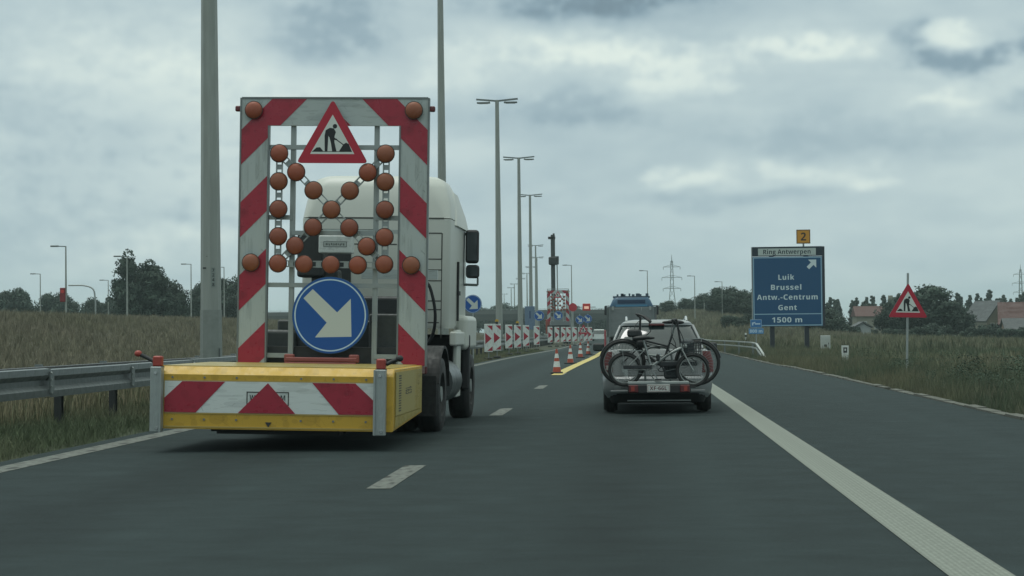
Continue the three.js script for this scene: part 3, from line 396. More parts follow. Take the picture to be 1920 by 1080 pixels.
{ // the big blue direction board
  const o = thing('direction_board', 'large blue motorway direction board on two dark legs', 'road sign', [9.62, 0, -110], undefined, -0.02), W = 4.24, y0 = 1.45, y1 = 6.33;
  const F = canvasTex(1024, 1024, (c, w, h) => { c.fillStyle = '#0b4870'; c.fillRect(0, 0, w, h); c.strokeStyle = '#8fb0c2'; c.lineWidth = 13; c.strokeRect(12, 12, w - 24, h - 24); c.beginPath(); c.moveTo(12, 846); c.lineTo(w - 12, 846); c.stroke();
    c.fillStyle = '#c3d3d6'; c.textAlign = 'center'; c.font = 'bold 106px sans-serif'; for (const [t, x, y, W] of [['Luik', 490, 340, 245], ['Brussel', 490, 488, 470], ['Antw.-Centrum', 510, 634, 905], ['Gent', 506, 788, 285], ['1500 m', 500, 970, 460]]) { const per = [...t].map((k) => c.measureText(k).width), sum = per.reduce((a, k) => a + k, 0), k0 = Math.min(1.22, (W - 5 * (t.length - 1)) / sum), gap = (W - sum * k0) / (t.length - 1); let X = x - W / 2; c.textAlign = 'left'; [...t].forEach((k, i) => { c.save(); c.translate(X, y); c.scale(k0, 1); c.fillText(k, 0, 0); c.restore(); X += per[i] * k0 + gap; }); }
    c.save(); c.translate(868, 118); c.scale(1.15, 1.15); c.beginPath(); [[-62, 30], [-6, -26], [-42, -62], [62, -62], [62, 42], [26, 6], [-30, 62]].forEach(([x, y], i) => i ? c.lineTo(x, y) : c.moveTo(x, y)); c.closePath(); c.fill(); c.restore(); });
  const H2 = 4.28, board = part('blue_panel', rbox(W, H2, 0.1, 0.03, 0, y0 + H2 / 2, 0), M.greyBack, o); part('sign_face', new THREE.PlaneGeometry(W - 0.04, H2 - 0.04).translate(0, y0 + H2 / 2, 0.054), std([1, 1, 1], 0.5, 0, { map: F }), board);
  const T = canvasTex(1024, 136, (c, w, h) => { c.fillStyle = '#1b2a36'; c.fillRect(0, 0, w, h); c.fillStyle = '#aab6b2'; c.fillRect(86, 22, 846, 104); c.fillStyle = '#1b2a36'; c.font = 'bold 92px sans-serif'; c.textAlign = 'center'; c.fillText('Ring Antwerpen', 508, 106, 810); });
  const head = part('header_panel', box(W, y1 - y0 - H2 - 0.02, 0.1, 0, (y1 + y0 + H2 + 0.02) / 2, 0), M.signDark, o); part('header_face', new THREE.PlaneGeometry(W, y1 - y0 - H2 - 0.04).translate(0, (y1 + y0 + H2 + 0.02) / 2, 0.053), std([1, 1, 1], 0.55, 0, { map: T }), head);
  part('side_frame', box(0.14, y1 - y0 - 0.02, 0.26, W / 2 + 0.075, (y0 + y1) / 2, -0.1), M.signDark, o); part('side_frame', box(0.05, y1 - y0 - 0.02, 0.2, -W / 2 - 0.027, (y0 + y1) / 2, -0.08), M.galv, o);
  for (const x of [-0.95, 1.15]) part('leg', [box(0.28, y1 - 0.3, 0.3, x, (y1 - 0.3) / 2 - 0.2, -0.25)], M.signDark, o);
  const B = canvasTex(128, 128, (c, w) => { c.fillStyle = '#c48a28'; c.fillRect(0, 0, w, w); c.strokeStyle = '#2a2013'; c.lineWidth = 5; c.strokeRect(4, 4, w - 8, w - 8); c.fillStyle = '#241a10'; c.font = 'bold 104px sans-serif'; c.textAlign = 'center'; c.fillText('2', w / 2, 101); });
  const ex = part('exit_number_plate', box(0.84, 0.86, 0.05, 1.0, 6.93, 0.0), M.signDark, o); part('number_face', new THREE.PlaneGeometry(0.82, 0.84).translate(1.0, 6.93, 0.028), std([1, 1, 1], 0.5, 0, { map: B }), ex); part('number_bracket', box(0.1, 0.24, 0.05, 1.0, 6.42, 0.0), M.galvDark, o); }
{ const o = thing('parking_sign', 'small blue service sign with distance plate left of the blue board', 'road sign', [6.98, gy(7, 100), -100]);
  const A = canvasTex(128, 96, (c, w, h) => { c.fillStyle = '#2f6ca5'; c.fillRect(0, 0, w, h); c.strokeStyle = '#6f9cc2'; c.lineWidth = 6; c.strokeRect(3, 3, w - 6, h - 6); c.fillStyle = '#b5cbdb'; c.fillRect(50, 44, 62, 16); c.fillRect(18, 34, 14, 36); c.beginPath(); c.moveTo(30, 34); c.lineTo(56, 26); c.lineTo(56, 40); c.lineTo(30, 52); c.fill(); });
  const B = canvasTex(160, 64, (c, w, h) => { c.fillStyle = '#4f86b5'; c.fillRect(0, 0, w, h); c.fillStyle = '#bcd0dd'; c.font = 'bold 50px sans-serif'; c.textAlign = 'center'; c.fillText('800 m', w / 2, 50, 146); });
  const p = part('symbol_plate', rbox(0.64, 0.46, 0.03, 0.012, 0, 1.66, 0), M.galvDark, o); part('symbol_face', new THREE.PlaneGeometry(0.62, 0.44).translate(0, 1.66, 0.018), std([1, 1, 1], 0.5, 0, { map: A }), p);
  const q = part('distance_plate', rbox(0.84, 0.32, 0.03, 0.012, 0, 1.24, 0), M.galvDark, o); part('distance_face', new THREE.PlaneGeometry(0.82, 0.3).translate(0, 1.24, 0.018), std([1, 1, 1], 0.5, 0, { map: B }), q); part('post', rod([0, -0.2, -0.05], [0, 1.9, -0.05], 0.03), M.galv, o); }
{ const o = thing('roadworks_sign', 'red bordered triangular roadworks sign on a leaning post in the right verge', 'road sign', [7.62, gy(7.6, 50), -50]); o.rotation.z = -0.025;
  part('post', rod([0, -0.2, -0.04], [0, 2.85, -0.04], 0.032), M.galv, o); const p = workSign(o, 1.08, [0, 2.1, 0]); p.userData.label = 'red bordered triangle with digging figure'; part('clamp', [box(0.14, 0.05, 0.06, 0, 2.3, -0.04), box(0.14, 0.05, 0.06, 0, 1.85, -0.04)], M.galvDark, o); }
{ const o = thing('marker_post', 'small white roadside marker post with black figure in the right verge', 'marker post', [7.95, gy(7.95, 67), -67]);
  part('post', slab([[-0.1, -0.1], [0.1, -0.1], [0.13, 0.5], [0.13, 0.72], [-0.13, 0.72], [-0.13, 0.5]], 0.08, -0.04), M.white, o); part('figure_plate', box(0.14, 0.2, 0.006, 0, 0.55, 0.045), M.dark, o); part('plate_hole', box(0.05, 0.08, 0.006, 0, 0.56, 0.05), M.white, o); }
{ const o = thing('marker_post', 'small pale marker post at the foot of the mound', 'marker post', [9.6, gy(9.6, 150), -150]); part('post', rbox(0.14, 1.2, 0.1, 0.03, 0, 0.55, 0), M.white, o); part('band', box(0.145, 0.2, 0.105, 0, 0.9, 0), M.dark, o); }
{ const o = thing('roadside_cabinet', 'pale grey electrical cabinet standing in grass right of the blue board', 'cabinet', [11.33, gy(11.3, 105), -105]); part('body', rbox(0.54, 1.15, 0.4, 0.02, 0, 0.5, 0), dirty([0.5, 0.54, 0.52], 0.6), o); part('door', rbox(0.44, 0.7, 0.02, 0.008, 0, 0.62, 0.205), dirty([0.46, 0.5, 0.48], 0.6), o); part('door_handle', box(0.03, 0.12, 0.03, 0.15, 0.6, 0.225), M.dark, o); part('label_plate', box(0.16, 0.14, 0.008, -0.02, 0.48, 0.22), M.dark, o); }
function discPost(label, x, D, y, r) { const o = thing('arrow_sign', label, 'road sign', [x, gy(x, D), -D], 'round blue keep-side signs'); part('post', rod([0, -0.1, -0.05], [0, y + r, -0.05], 0.035), M.galv, o); const p = part('disc', new THREE.CylinderGeometry(r, r, 0.03, 40).rotateX(Math.PI / 2).translate(0, y, 0), M.galvDark, o); part('sign_face', discFace(r - 0.005).translate(0, y, 0.018), discMat, p); return o; }
discPost('round blue arrow sign half hidden behind the truck mirror', -7.07, 80, 2.6, 0.41);
discPost('round blue arrow sign left of the distant warning board', -8.06, 158, 2.75, 0.46);
{ const o = thing('signal_gantry', 'temporary post with blue arrow discs and red triangle behind the barriers', 'road sign', [-4.35, 0, -166]);
  part('post', [rod([-0.35, 0, -0.06], [-0.35, 2.9, -0.06], 0.04), rod([0.4, 0, -0.06], [0.4, 2.9, -0.06], 0.04)], M.galv, o); for (const x of [-0.35, 0.4]) { const p = part('disc', new THREE.CylinderGeometry(0.4, 0.4, 0.03, 32).rotateX(Math.PI / 2).translate(x, 2.4 + x * 0.1, 0), M.galvDark, o); part('sign_face', discFace(0.395).translate(x, 2.4 + x * 0.1, 0.018), discMat, p); }
  workSign(o, 1.0, [0, 1.5, 0.03]); }
{ const o = thing('red_signal', 'red lit lane signals on a thin pole before the overpass', 'traffic light', [-5.25, 0, -164]);
  part('pole', rod([0, 0, 0], [0, 3.9, 0], 0.05), M.galv, o); part('arm', bar([0, 3.5, -0.05], [2.1, 3.5, -0.05], 0.06, 0.06), M.galvDark, o);
  const a = part('round_sign', new THREE.CylinderGeometry(0.38, 0.38, 0.04, 24).rotateX(Math.PI / 2).translate(0, 3.5, 0.08), dirty([0.5, 0.03, 0.05], 0.5), o); const b = part('lamp_box', rbox(0.72, 0.66, 0.1, 0.04, 1.25, 3.5, 0.08), M.bulbRed, o); part('lit_lens', box(0.42, 0.24, 0.03, 1.25, 3.46, 0.15), M.bulbCore, b); }
{ const o = thing('information_board', 'pale blue-grey road sign between the lamp posts left of the barriers', 'road sign', [-9.45, 0, -168]); part('board', rbox(0.95, 2.2, 0.06, 0.02, 0, 2.6, 0), dirty([0.13, 0.2, 0.3], 0.6), o); part('symbol', box(0.12, 0.7, 0.01, 0.02, 2.9, 0.036), dirty([0.02, 0.05, 0.16], 0.6), o); part('post', [rod([-0.3, 0, -0.06], [-0.3, 3.6, -0.06], 0.04), rod([0.3, 0, -0.06], [0.3, 3.6, -0.06], 0.04)], M.galv, o); }
// ---------------------------------------------------------------- traffic cones and barriers
{ const label = (k) => ['nearest traffic cone, at the start of the yellow line', 'second traffic cone along the yellow line', 'third traffic cone along the yellow line', 'farthest traffic cone, beside the silver car'][k];
  const o = thing('traffic_cone', label(0), 'traffic cone', [-2.22, 0, -53.6], 'red and white cones along the yellow line'), R = (y) => 0.135 - 0.105 * (y / 0.72);
  part('base', [rbox(0.36, 0.05, 0.36, 0.02, 0, 0.025, 0)], M.rubber, o);
  for (const [n, a, b, m] of [['cone_body', 0.05, 0.2, M.cone], ['white_band', 0.2, 0.37, M.white], ['cone_body', 0.37, 0.47, M.cone], ['white_band', 0.47, 0.6, M.white], ['cone_body', 0.6, 0.74, M.cone]]) part(n, new THREE.CylinderGeometry(R(b), R(a), b - a, 20).translate(0, (a + b) / 2, 0), m, o);
  [[-2.36, 69.9], [-2.4, 85.3], [-2.3, 97]].forEach(([x, D], k) => copy(o, label(k + 1), [x, 0, -D], rr(0, 1))); }
{ const near = 'red and white chevron barrier of the near row, ', far = 'red and white chevron barrier of the far row, ', nth = ['leftmost', 'second from the left', 'third from the left', 'fourth from the left', 'fifth from the left', 'sixth from the left', 'seventh from the left', 'rightmost'];
  const o = thing('chevron_barrier', near + 'leftmost, by the lamp pole', 'barrier', [-6.69, 0, -84], 'chevron barriers'), w = 0.4, h = 1.32, y0 = 0.36;
  part('panel', rbox(w, h, 0.04, 0.015, 0, y0 + h / 2, 0), M.white, o);
  const q = (pts) => slab(pts.map(([x, y]) => [(x - 0.5) * w, y0 + y * h]), 0.004, 0.02);
  part('red_arrow', q([[0.12, 0.28], [0.88, 0.48], [0.12, 0.68]]), M.red, o); part('red_corner', q([[0.35, 0.94], [0.97, 0.76], [0.97, 0.94]]), M.red, o); part('red_corner', q([[0.35, 0.04], [0.97, 0.04], [0.97, 0.2]]), M.red, o);
  part('leg', box(0.05, 0.4, 0.04, 0, 0.2, -0.01), M.galvDark, o); part('foot', rbox(0.36, 0.09, 0.6, 0.02, 0, 0.045, 0), M.rubber, o);
  const lamp = (b) => { const l = part('warning_lamp', [new THREE.CylinderGeometry(0.09, 0.09, 0.07, 16).rotateX(Math.PI / 2).translate(0, y0 + h + 0.14, 0)], M.yellow, b); part('lamp_case', box(0.12, 0.12, 0.09, 0, y0 + h + 0.05, 0), M.dark, l); };
  [[-6.55, 87.5], [-6.75, 99], [-6.55, 103.5], [-6.55, 112], [-6.62, 126]].forEach(([x, D], i) => { const b = copy(o, near + nth[i + 1] + (i === 4 ? ', standing apart' : ''), [x, gy(x, D) + 0.05, -D], rr(-0.06, 0.06)); if (i === 0 || i === 2) lamp(b); });
  [[-6.75, 150], [-6.3, 153], [-5.9, 157], [-5.55, 160], [-5.1, 163], [-4.7, 167], [-4.25, 170], [-3.9, 172]].forEach(([x, D], i) => copy(o, far + nth[i], [x, 0, -D], rr(-0.06, 0.06)));
  o.position.y = gy(-6.69, 84) + 0.03; }

// ---------------------------------------------------------------- wheels
function wheelGeo(r, w, n = 32) { const b = 0.05; return new THREE.LatheGeometry([[r * 0.56, -w / 2], [r * 0.9, -w / 2], [r - 0.012, -w / 2 + b], [r, -w * 0.25], [r, w * 0.25], [r - 0.012, w / 2 - b], [r * 0.9, w / 2], [r * 0.56, w / 2], [r * 0.5, w * 0.2], [r * 0.5, -w * 0.2], [r * 0.56, -w / 2]].map((p) => new THREE.Vector2(...p)), n).rotateZ(Math.PI / 2); }
function wheel(parent, x, y, z, r, w, rim = M.galv) { const o = part('wheel', wheelGeo(r, w), M.rubber, parent, [x, y, z]); part('rim', [new THREE.CylinderGeometry(r * 0.55, r * 0.55, w * 0.5, 24).rotateZ(Math.PI / 2), new THREE.CylinderGeometry(r * 0.18, r * 0.2, w * 0.95, 12).rotateZ(Math.PI / 2)], rim, o); return o; }

// ---------------------------------------------------------------- the warning board (also carried by the truck far ahead)
const BW = 2.27, BH = 3.205, COL = 0.325, TOP = 0.325;
const bx = (px, py) => (px - (618.5 + 6.5 * (683 - py) / 497.5)) / 156, by = (py) => (683 - py) / 155.2;     // measured on the board, metres
function lampGeo(r) {                                         // dark case behind a domed amber lens
  const pr = [[0, 0.058], [r * 0.3, 0.056], [r * 0.6, 0.048], [r * 0.82, 0.035], [r * 0.95, 0.018], [r * 0.97, 0.0]].map((p) => new THREE.Vector2(...p)).reverse();
  const lens = paint(plain(new THREE.LatheGeometry(pr, 24).rotateX(Math.PI / 2)), [0.25, 0.066, 0.032]);
  const rim = paint(plain(new THREE.CylinderGeometry(r * 1.05, r * 0.95, 0.05, 24).rotateX(Math.PI / 2).translate(0, 0, -0.022)), [0.03, 0.03, 0.03]);
  const back = paint(plain(new THREE.CylinderGeometry(r * 0.7, r * 0.6, 0.06, 16).rotateX(Math.PI / 2).translate(0, 0, -0.07)), [0.05, 0.05, 0.05]);
  return mergeGeometries([lens, rim, back]);
}
const lampG = lampGeo(0.108), lampMs = [[1, 1, 1], [0.86, 0.84, 0.86], [0.94, 1.08, 1.0], [1.06, 0.95, 0.9]].map((c) => new THREE.MeshPhysicalMaterial({ color: C(...c), vertexColors: true, roughness: 0.6, clearcoat: 0.2, clearcoatRoughness: 0.35 })); let lampN = 0; const lampOf = () => lampMs[(lampN++ * 7 + 3) % 11 % 4];
function makeBoard(parent, pos) {
  const b = new THREE.Group(); b.name = 'arrow_board'; b.position.set(...pos); b.userData.deep = true; parent.add(b);
  b.userData.label = 'tall warning board with striped frame and amber lamps';
  const hw = BW / 2;
  part('striped_frame', [box(COL, BH, 0.05, -hw + COL / 2, BH / 2, 0), box(COL, BH, 0.05, hw - COL / 2, BH / 2, 0), box(BW - 2 * COL, TOP, 0.05, 0, BH - TOP / 2, 0)], M.film, b);
  part('frame_edge', [box(0.02, BH + 0.02, 0.07, -hw - 0.01, BH / 2, 0), box(0.02, BH + 0.02, 0.07, hw + 0.01, BH / 2, 0), box(BW, 0.02, 0.07, 0, BH + 0.01, 0), box(0.02, BH - TOP, 0.07, -hw + COL + 0.01, (BH - TOP) / 2, 0), box(0.02, BH - TOP, 0.07, hw - COL - 0.01, (BH - TOP) / 2, 0)], M.galvDark, b);
  for (let k = 0; k < 5; k++) {                               // diagonal red film: u from the outer edge, v down from the top
    const c0 = 0.375 + 0.883 * k, c1 = c0 + 0.425, P = [[-1, c0 + 1], [c0 + 1, -1], [c1 + 1, -1], [-1, c1 + 1]];
    for (const s of [1, -1]) for (const [x0, y0, x1, y1] of [[0, 0, COL, BH], [COL, 0, hw, TOP]]) { const q = clipRect(P, x0, y0, x1, y1); if (q) { let pts = q.map(([u, v]) => [s * (-hw + u), BH - v]); if (s < 0) pts.reverse(); part('red_stripe', slab(pts, 0.004, 0.025), M.red, b); } }
  }
  const up = []; for (const s of [-1, 1]) { up.push(box(0.06, BH + 0.02, 0.05, s * 0.51, BH / 2 - 0.02, -0.06)); } part('upright', up[0], M.galv, b); part('upright', up[1], M.galv, b);
  for (const [y, x0, x1] of [[by(276), -hw + COL, hw - COL], [by(408), -hw + COL, -0.51], [by(408), 0.51, hw - COL], [by(437), -0.51, 0.51], [by(535), -hw + COL, hw - COL], [by(667), -hw + COL, -0.51], [by(667), 0.51, hw - COL]]) part('cross_bar', box(x1 - x0, 0.055, 0.04, (x0 + x1) / 2, y, -0.035), M.galv, b);
  // lamps on ladder rails
  const L = []; for (const y of [289, 341.5, 393.5, 444.5, 495]) L.push([520 + (y < 300 ? 0.5 : -1.5 * (y - 289) / 206), y], [722.5 - (y - 289) / 80, y]);
  L.push([553, 324], [689, 324], [586, 358], [655, 358.5], [620, 394], [585, 427], [654, 427.5], [551, 461.5], [687, 462], [568, 496], [619, 496.5], [670, 497]);
  const at = ([px, py]) => [bx(px, py), by(py)];
  const ladder = (p, q) => { const [x0, y0] = at(p), [x1, y1] = at(q), l = Math.hypot(x1 - x0, y1 - y0), ux = (x1 - x0) / l, uy = (y1 - y0) / l, g = []; for (const s of [-0.034, 0.034]) g.push(bar([x0 - uy * s, y0 + ux * s, 0.01], [x1 - uy * s, y1 + ux * s, 0.01], 0.014, 0.03)); for (let t = 0.16; t < l; t += 0.17) g.push(bar([x0 + ux * t - uy * 0.034, y0 + uy * t + ux * 0.034, 0.008], [x0 + ux * t + uy * 0.034, y0 + uy * t - ux * 0.034, 0.008], 0.06, 0.02)); part('lamp_rail', g, M.galv, b); };
  ladder([520, 289], [516, 495]); ladder([723, 289], [720, 497]); ladder([520, 289], [720, 497]); ladder([723, 289], [516, 495]); ladder([516, 495], [720, 497]);
  for (const p of L) { const [x, y] = at(p); const m = part('warning_lamp', lampG, lampOf(), b, [x, y, 0.06]); m.rotation.z = rr(0, 6); }
  for (const p of [[472, 208], [776, 208], [467, 494], [771, 496.5]]) { const [x, y] = at(p); part('warning_lamp', lampG, lampOf(), b, [x, y, 0.07]).scale.setScalar(0.98); }
  for (const s of [-1, 1]) { const x = s * (hw + 0.05); part('side_lamp', [rbox(0.07, 0.07, 0.06, 0.02, x, BH - 0.12, 0)], M.redLens, b); part('side_lamp_arm', box(0.04, 0.035, 0.03, s * (hw + 0.03), BH - 0.12, -0.01), M.black, b); }
  const sw = 0.87; workSign(b, sw, [bx(623, 250), by(247.5), 0.075]);
  const [dx, dy] = at([618.5, 591]); part('arrow_disc', new THREE.CylinderGeometry(0.462, 0.462, 0.03, 56).rotateX(Math.PI / 2).translate(dx, dy, 0.07), std([0.03, 0.1, 0.22], 0.5), b);
  part('arrow_face', discFace(0.456).translate(dx, dy, 0.088), discMat, b);
  return b;
}

// ---------------------------------------------------------------- the truck with crash cushion
{ const T = thing('attenuator_truck', 'cream tractor truck with yellow striped crash cushion and tall lamp-studded warning board', 'truck', [-3.88, 0, -18.9]);
  T.rotation.set(0, -0.012, -0.022);
  // crash cushion: z from 0 (rear) to -2.35, tapered below
  const w = 2.27;
  const side = new THREE.ExtrudeGeometry(poly([[0, 0.245], [0, 0.81], [0.1, 0.885], [2.35, 0.885], [2.35, 0.345]]), { depth: 2.6, bevelEnabled: true, bevelSize: 0.012, bevelThickness: 0.012, bevelSegments: 2 }).rotateY(Math.PI / 2).translate(-1.27, 0, 0);
  const cush = part('crash_cushion', side, M.yellow, T); cush.userData.label = 'yellow crash cushion box with red and white rear band';
  part('side_plate', box(0.012, 0.47, 2.16, 1.348, 0.63, -1.18), M.yellowPale, cush); part('side_skirt', slab([[0.09, 0.27], [0.09, 0.39], [2.25, 0.39], [2.25, 0.36]], 0.01).rotateY(Math.PI / 2).translate(1.343, 0, 0), M.yellowPale, cush);
  part('top_plate', box(2.5, 0.012, 2.1, 0.03, 0.9, -1.25), M.yellowPale, cush);
  const X = (px) => (px - 501.5) / 177, Y = (py) => 0.89 - (py - 690) / 177;
  part('white_band', box(w, 0.337, 0.008, 0, 0.5765, 0.016), M.white, cush);
  const y0 = 0.41, y1 = 0.743, h = y1 - y0;
  const skew = (a, b, s) => [[s * a[0], y0], [s * b[0], y0], [s * b[1], y1], [s * a[1], y1]];
  const lft = clipRect([[-1.3, y0], [-0.79, y0], [-0.475, y1], [-0.94, y1]], -w / 2, y0, w / 2, y1), rgt = clipRect([[0.76, y0], [1.3, y0], [0.935, y1], [0.47, y1]], -w / 2, y0, w / 2, y1);
  part('red_stripe', slab(lft, 0.004, 0.021), M.red, cush); part('red_stripe', slab(rgt, 0.004, 0.021), M.red, cush);
  part('maker_frame', [box(0.46, 0.012, 0.003, -0.01, 0.635, 0.0215), box(0.46, 0.012, 0.003, -0.01, 0.5, 0.0215), box(0.012, 0.123, 0.003, -0.234, 0.5675, 0.0215), box(0.012, 0.123, 0.003, 0.214, 0.5675, 0.0215)], M.seam, cush);
  const ltr = (t) => canvasTex(64, 64, (c) => { c.fillStyle = '#c3ccc9'; c.fillRect(0, 0, 64, 64); c.fillStyle = '#262c2c'; c.font = 'bold 58px sans-serif'; c.textAlign = 'center'; c.fillText(t, 32, 53); });
  part('maker_letter', new THREE.PlaneGeometry(0.075, 0.085).translate(-0.175, 0.578, 0.0222), std([0.8, 0.8, 0.8], 0.5, 0, { map: ltr('W') }), cush); part('maker_letter', new THREE.PlaneGeometry(0.075, 0.085).translate(0.155, 0.578, 0.0222), std([0.8, 0.8, 0.8], 0.5, 0, { map: ltr('M') }), cush);
  part('red_triangle', slab([[X(443), y0], [X(553), y0], [X(500), y1 - 0.01]], 0.004, 0.023), M.red, cush);
  for (const bxx of [-1.05, -0.7, -0.35, 0.35, 0.7, 1.05]) for (const yy of [0.335, 0.785]) part('bolt', new THREE.CylinderGeometry(0.012, 0.012, 0.012, 8).rotateX(Math.PI / 2), M.galvDark, cush, [bxx, yy, 0.016]);
  part('badge', slab([[-0.035, 0.315], [0, 0.26], [0.035, 0.315]], 0.006, 0.014), M.dark, cush);
  part('edge_trim', [box(w, 0.012, 0.006, 0, 0.752, 0.016), box(w, 0.012, 0.006, 0, 0.4, 0.016), box(w, 0.016, 0.01, 0, 0.256, 0.016)], dirty([0.5, 0.36, 0.1], 0.5), cush);
  const sideText = canvasTex(128, 512, (c, W, H) => { c.fillStyle = '#b3a565'; c.fillRect(0, 0, W, H); c.fillStyle = '#2a2a1c'; c.save(); c.translate(26, H / 2); c.rotate(Math.PI / 2); c.font = 'bold 30px sans-serif'; c.textAlign = 'center'; for (let i = -7; i <= 7; i++) c.fillRect(i * 30 - 9, -8, 17 - (i * i) % 7, 16); c.restore(); c.save(); c.translate(78, H * 0.47); c.rotate(Math.PI / 2); c.font = 'bold 58px sans-serif'; c.textAlign = 'center'; c.fillText('163', 0, 16); c.restore(); });
  part('side_lettering', new THREE.PlaneGeometry(1.55, 0.46).rotateY(Math.PI / 2).translate(1.356, 0.63, -0.87), std([0.75, 0.75, 0.75], 0.55, 0, { map: sideText }), cush);
  for (const s of [-1, 1]) {
    const x = s * (w / 2 + 0.075), p = part('corner_post', [rbox(0.125, 0.7, 0.09, 0.012, x, 0.545, 0.06), box(0.02, 0.69, 0.11, x - s * 0.055, 0.545, 0.07)], M.galv, T);
    part('bolt', new THREE.CylinderGeometry(0.016, 0.016, 0.02, 8).rotateX(Math.PI / 2).translate(x, 0.83, 0.11), M.chrome, p); part('bolt', new THREE.CylinderGeometry(0.016, 0.016, 0.02, 8).rotateX(Math.PI / 2).translate(x + 0.02, 0.24, 0.11), M.chrome, p);
    const l = part('corner_lamp', [rbox(0.1, 0.115, 0.1, 0.02, x + s * 0.0, 0.952, 0.02)], M.redPaint, T); part('lamp_base', box(0.11, 0.02, 0.11, x, 0.89, 0.02), M.black, l);
    const d = s < 0 ? [-0.22, 0.075] : [0.18, 0.06]; const a = part('marker_arm', tube([[x + s * 0.05, 0.95, 0], [x + d[0] * 0.6, 0.95 + d[1] * 0.5, -0.02], [x + d[0], 0.95 + d[1], -0.02]], 0.022, 12, 8), M.black, T); part('marker_lamp', new THREE.SphereGeometry(0.035, 14, 10).scale(1.2, 1, 1).translate(x + d[0] * 1.05, 0.95 + d[1] * 1.08, -0.02), s < 0 ? M.redPaint : M.black, a);
  }
  part('underframe', [box(1.5, 0.16, 2.0, 0, 0.26, -1.5), box(1.35, 0.06, 0.7, 0.05, 0.2, -0.6)], M.black, T);
  part('hinge_bar', [rbox(0.86, 0.055, 0.07, 0.015, 0.15, 0.95, -2.2), rbox(0.86, 0.03, 0.05, 0.01, 0.15, 0.905, -2.12), rbox(0.12, 0.1, 0.08, 0.02, -0.24, 0.965, -2.22), rbox(0.12, 0.1, 0.08, 0.02, 0.54, 0.965, -2.22)], dirty([0.27, 0.07, 0.06], 0.7), T);
  const B = makeBoard(T, [0.235, 0.89, -2.4]);
  // chassis, mudguards, wheels
  part('chassis', [box(0.9, 0.26, 5.2, 0.22, 0.75, -5.0), box(2.0, 0.5, 0.9, 0.22, 0.85, -2.95), box(1.9, 0.12, 0.14, 0.22, 0.62, -2.46)], M.dark, T);
  part('equipment_frame', [rbox(1.5, 0.55, 0.5, 0.03, 0.2, 1.15, -3.2), rbox(0.55, 0.62, 0.5, 0.03, 0.9, 1.2, -3.0), rbox(0.5, 0.5, 0.6, 0.05, -0.55, 1.05, -3.1)], dirty([0.07, 0.08, 0.08], 0.7), T);
  part('hydraulic_unit', [rbox(0.36, 0.6, 0.4, 0.04, -0.46, 2.3, -4.75), rbox(1.5, 0.8, 0.4, 0.05, 0.26, 1.36, -4.95), rbox(0.36, 0.26, 0.35, 0.04, -0.28, 1.98, -4.8)], M.dark, T);
  const ub = part('control_box', rbox(0.44, 0.235, 0.2, 0.02, -0.045, 2.42, -4.2), M.white, T);
  const strip_ = canvasTex(256, 64, (c, W, H) => { c.fillStyle = '#b9c2be'; c.fillRect(0, 0, W, H); c.strokeStyle = '#3a4443'; c.lineWidth = 5; c.strokeRect(4, 4, W - 8, H - 8); c.fillStyle = '#3a4443'; for (let i = 0; i < 11; i++) c.fillRect(26 + i * 19, 20 + (i % 3) * 2, 12 - (i * 7) % 5, 24 - (i % 2) * 4); });
  part('maker_plate', new THREE.PlaneGeometry(0.31, 0.075).translate(-0.045, 2.42, -4.0985), std([0.85, 0.85, 0.85], 0.5, 0, { map: strip_ }), ub);
  part('light_bar', [box(1.0, 0.12, 0.08, 0.78, 2.04, -4.3), box(1.1, 0.05, 0.05, 0.3, 2.6, -4.35)], M.film, T);
  for (const s of [-1, 1]) { const cx = 0.24;
    wheel(T, cx + s * 1.03, 0.5, -3.85, 0.5, 0.29); wheel(T, cx + s * 0.7, 0.5, -3.85, 0.5, 0.29); wheel(T, cx + s * 1.03, 0.5, -7.5, 0.5, 0.3);
    const arc = new THREE.Shape(); arc.absarc(0, 0, 0.62, 0.15, Math.PI - 0.25, false); arc.absarc(0, 0, 0.585, Math.PI - 0.25, 0.15, true);
    part('mudguard', [new THREE.ExtrudeGeometry(arc, { depth: 0.66, bevelEnabled: false }).rotateY(Math.PI / 2).translate(cx + s * 0.87 - 0.33, 0.5, -3.85), box(0.62, 0.5, 0.02, cx + s * 0.87, 0.5, -3.16)], M.rubber, T);
    const tl = part('tail_lamp', rbox(0.3, 0.15, 0.07, 0.02, cx + s * 0.98, 0.86, -2.62), M.redLens, T); part('clear_lens', box(0.09, 0.13, 0.02, cx + s * 1.06, 0.86, -2.575), dirty([0.5, 0.35, 0.36], 0.3), tl); part('lamp_bracket', box(0.06, 0.3, 0.05, cx + s * 0.9, 0.72, -2.68), M.black, tl);
    part('side_tank', [new THREE.CylinderGeometry(0.3, 0.3, 1.2, 24).rotateX(Math.PI / 2).translate(cx + s * 0.9, 0.62, -5.4)], dirty([0.1, 0.115, 0.12], 0.5, 0.3), T); part('step_panel', [rbox(0.06, 0.95, 0.5, 0.02, cx + s * 1.08, 0.85, -6.35), rbox(0.1, 0.2, 1.1, 0.03, cx + s * 1.1, 1.2, -6.2)], M.cab, T);
  }
  part('drive_shaft_cover', box(0.6, 0.3, 0.6, 0.2, 0.45, -3.9), M.black, T);
  part('exhaust_stack', [new THREE.CylinderGeometry(0.045, 0.045, 0.75, 12).translate(1.05, 1.25, -4.7)], M.galvDark, T);
  part('hose', tube([[0.98, 1.95, -4.5], [1.12, 1.94, -4.45], [1.2, 1.75, -4.45], [1.23, 1.45, -4.5], [1.16, 1.2, -4.6], [1.0, 1.05, -4.6]], 0.022, 30, 8), M.black, T);
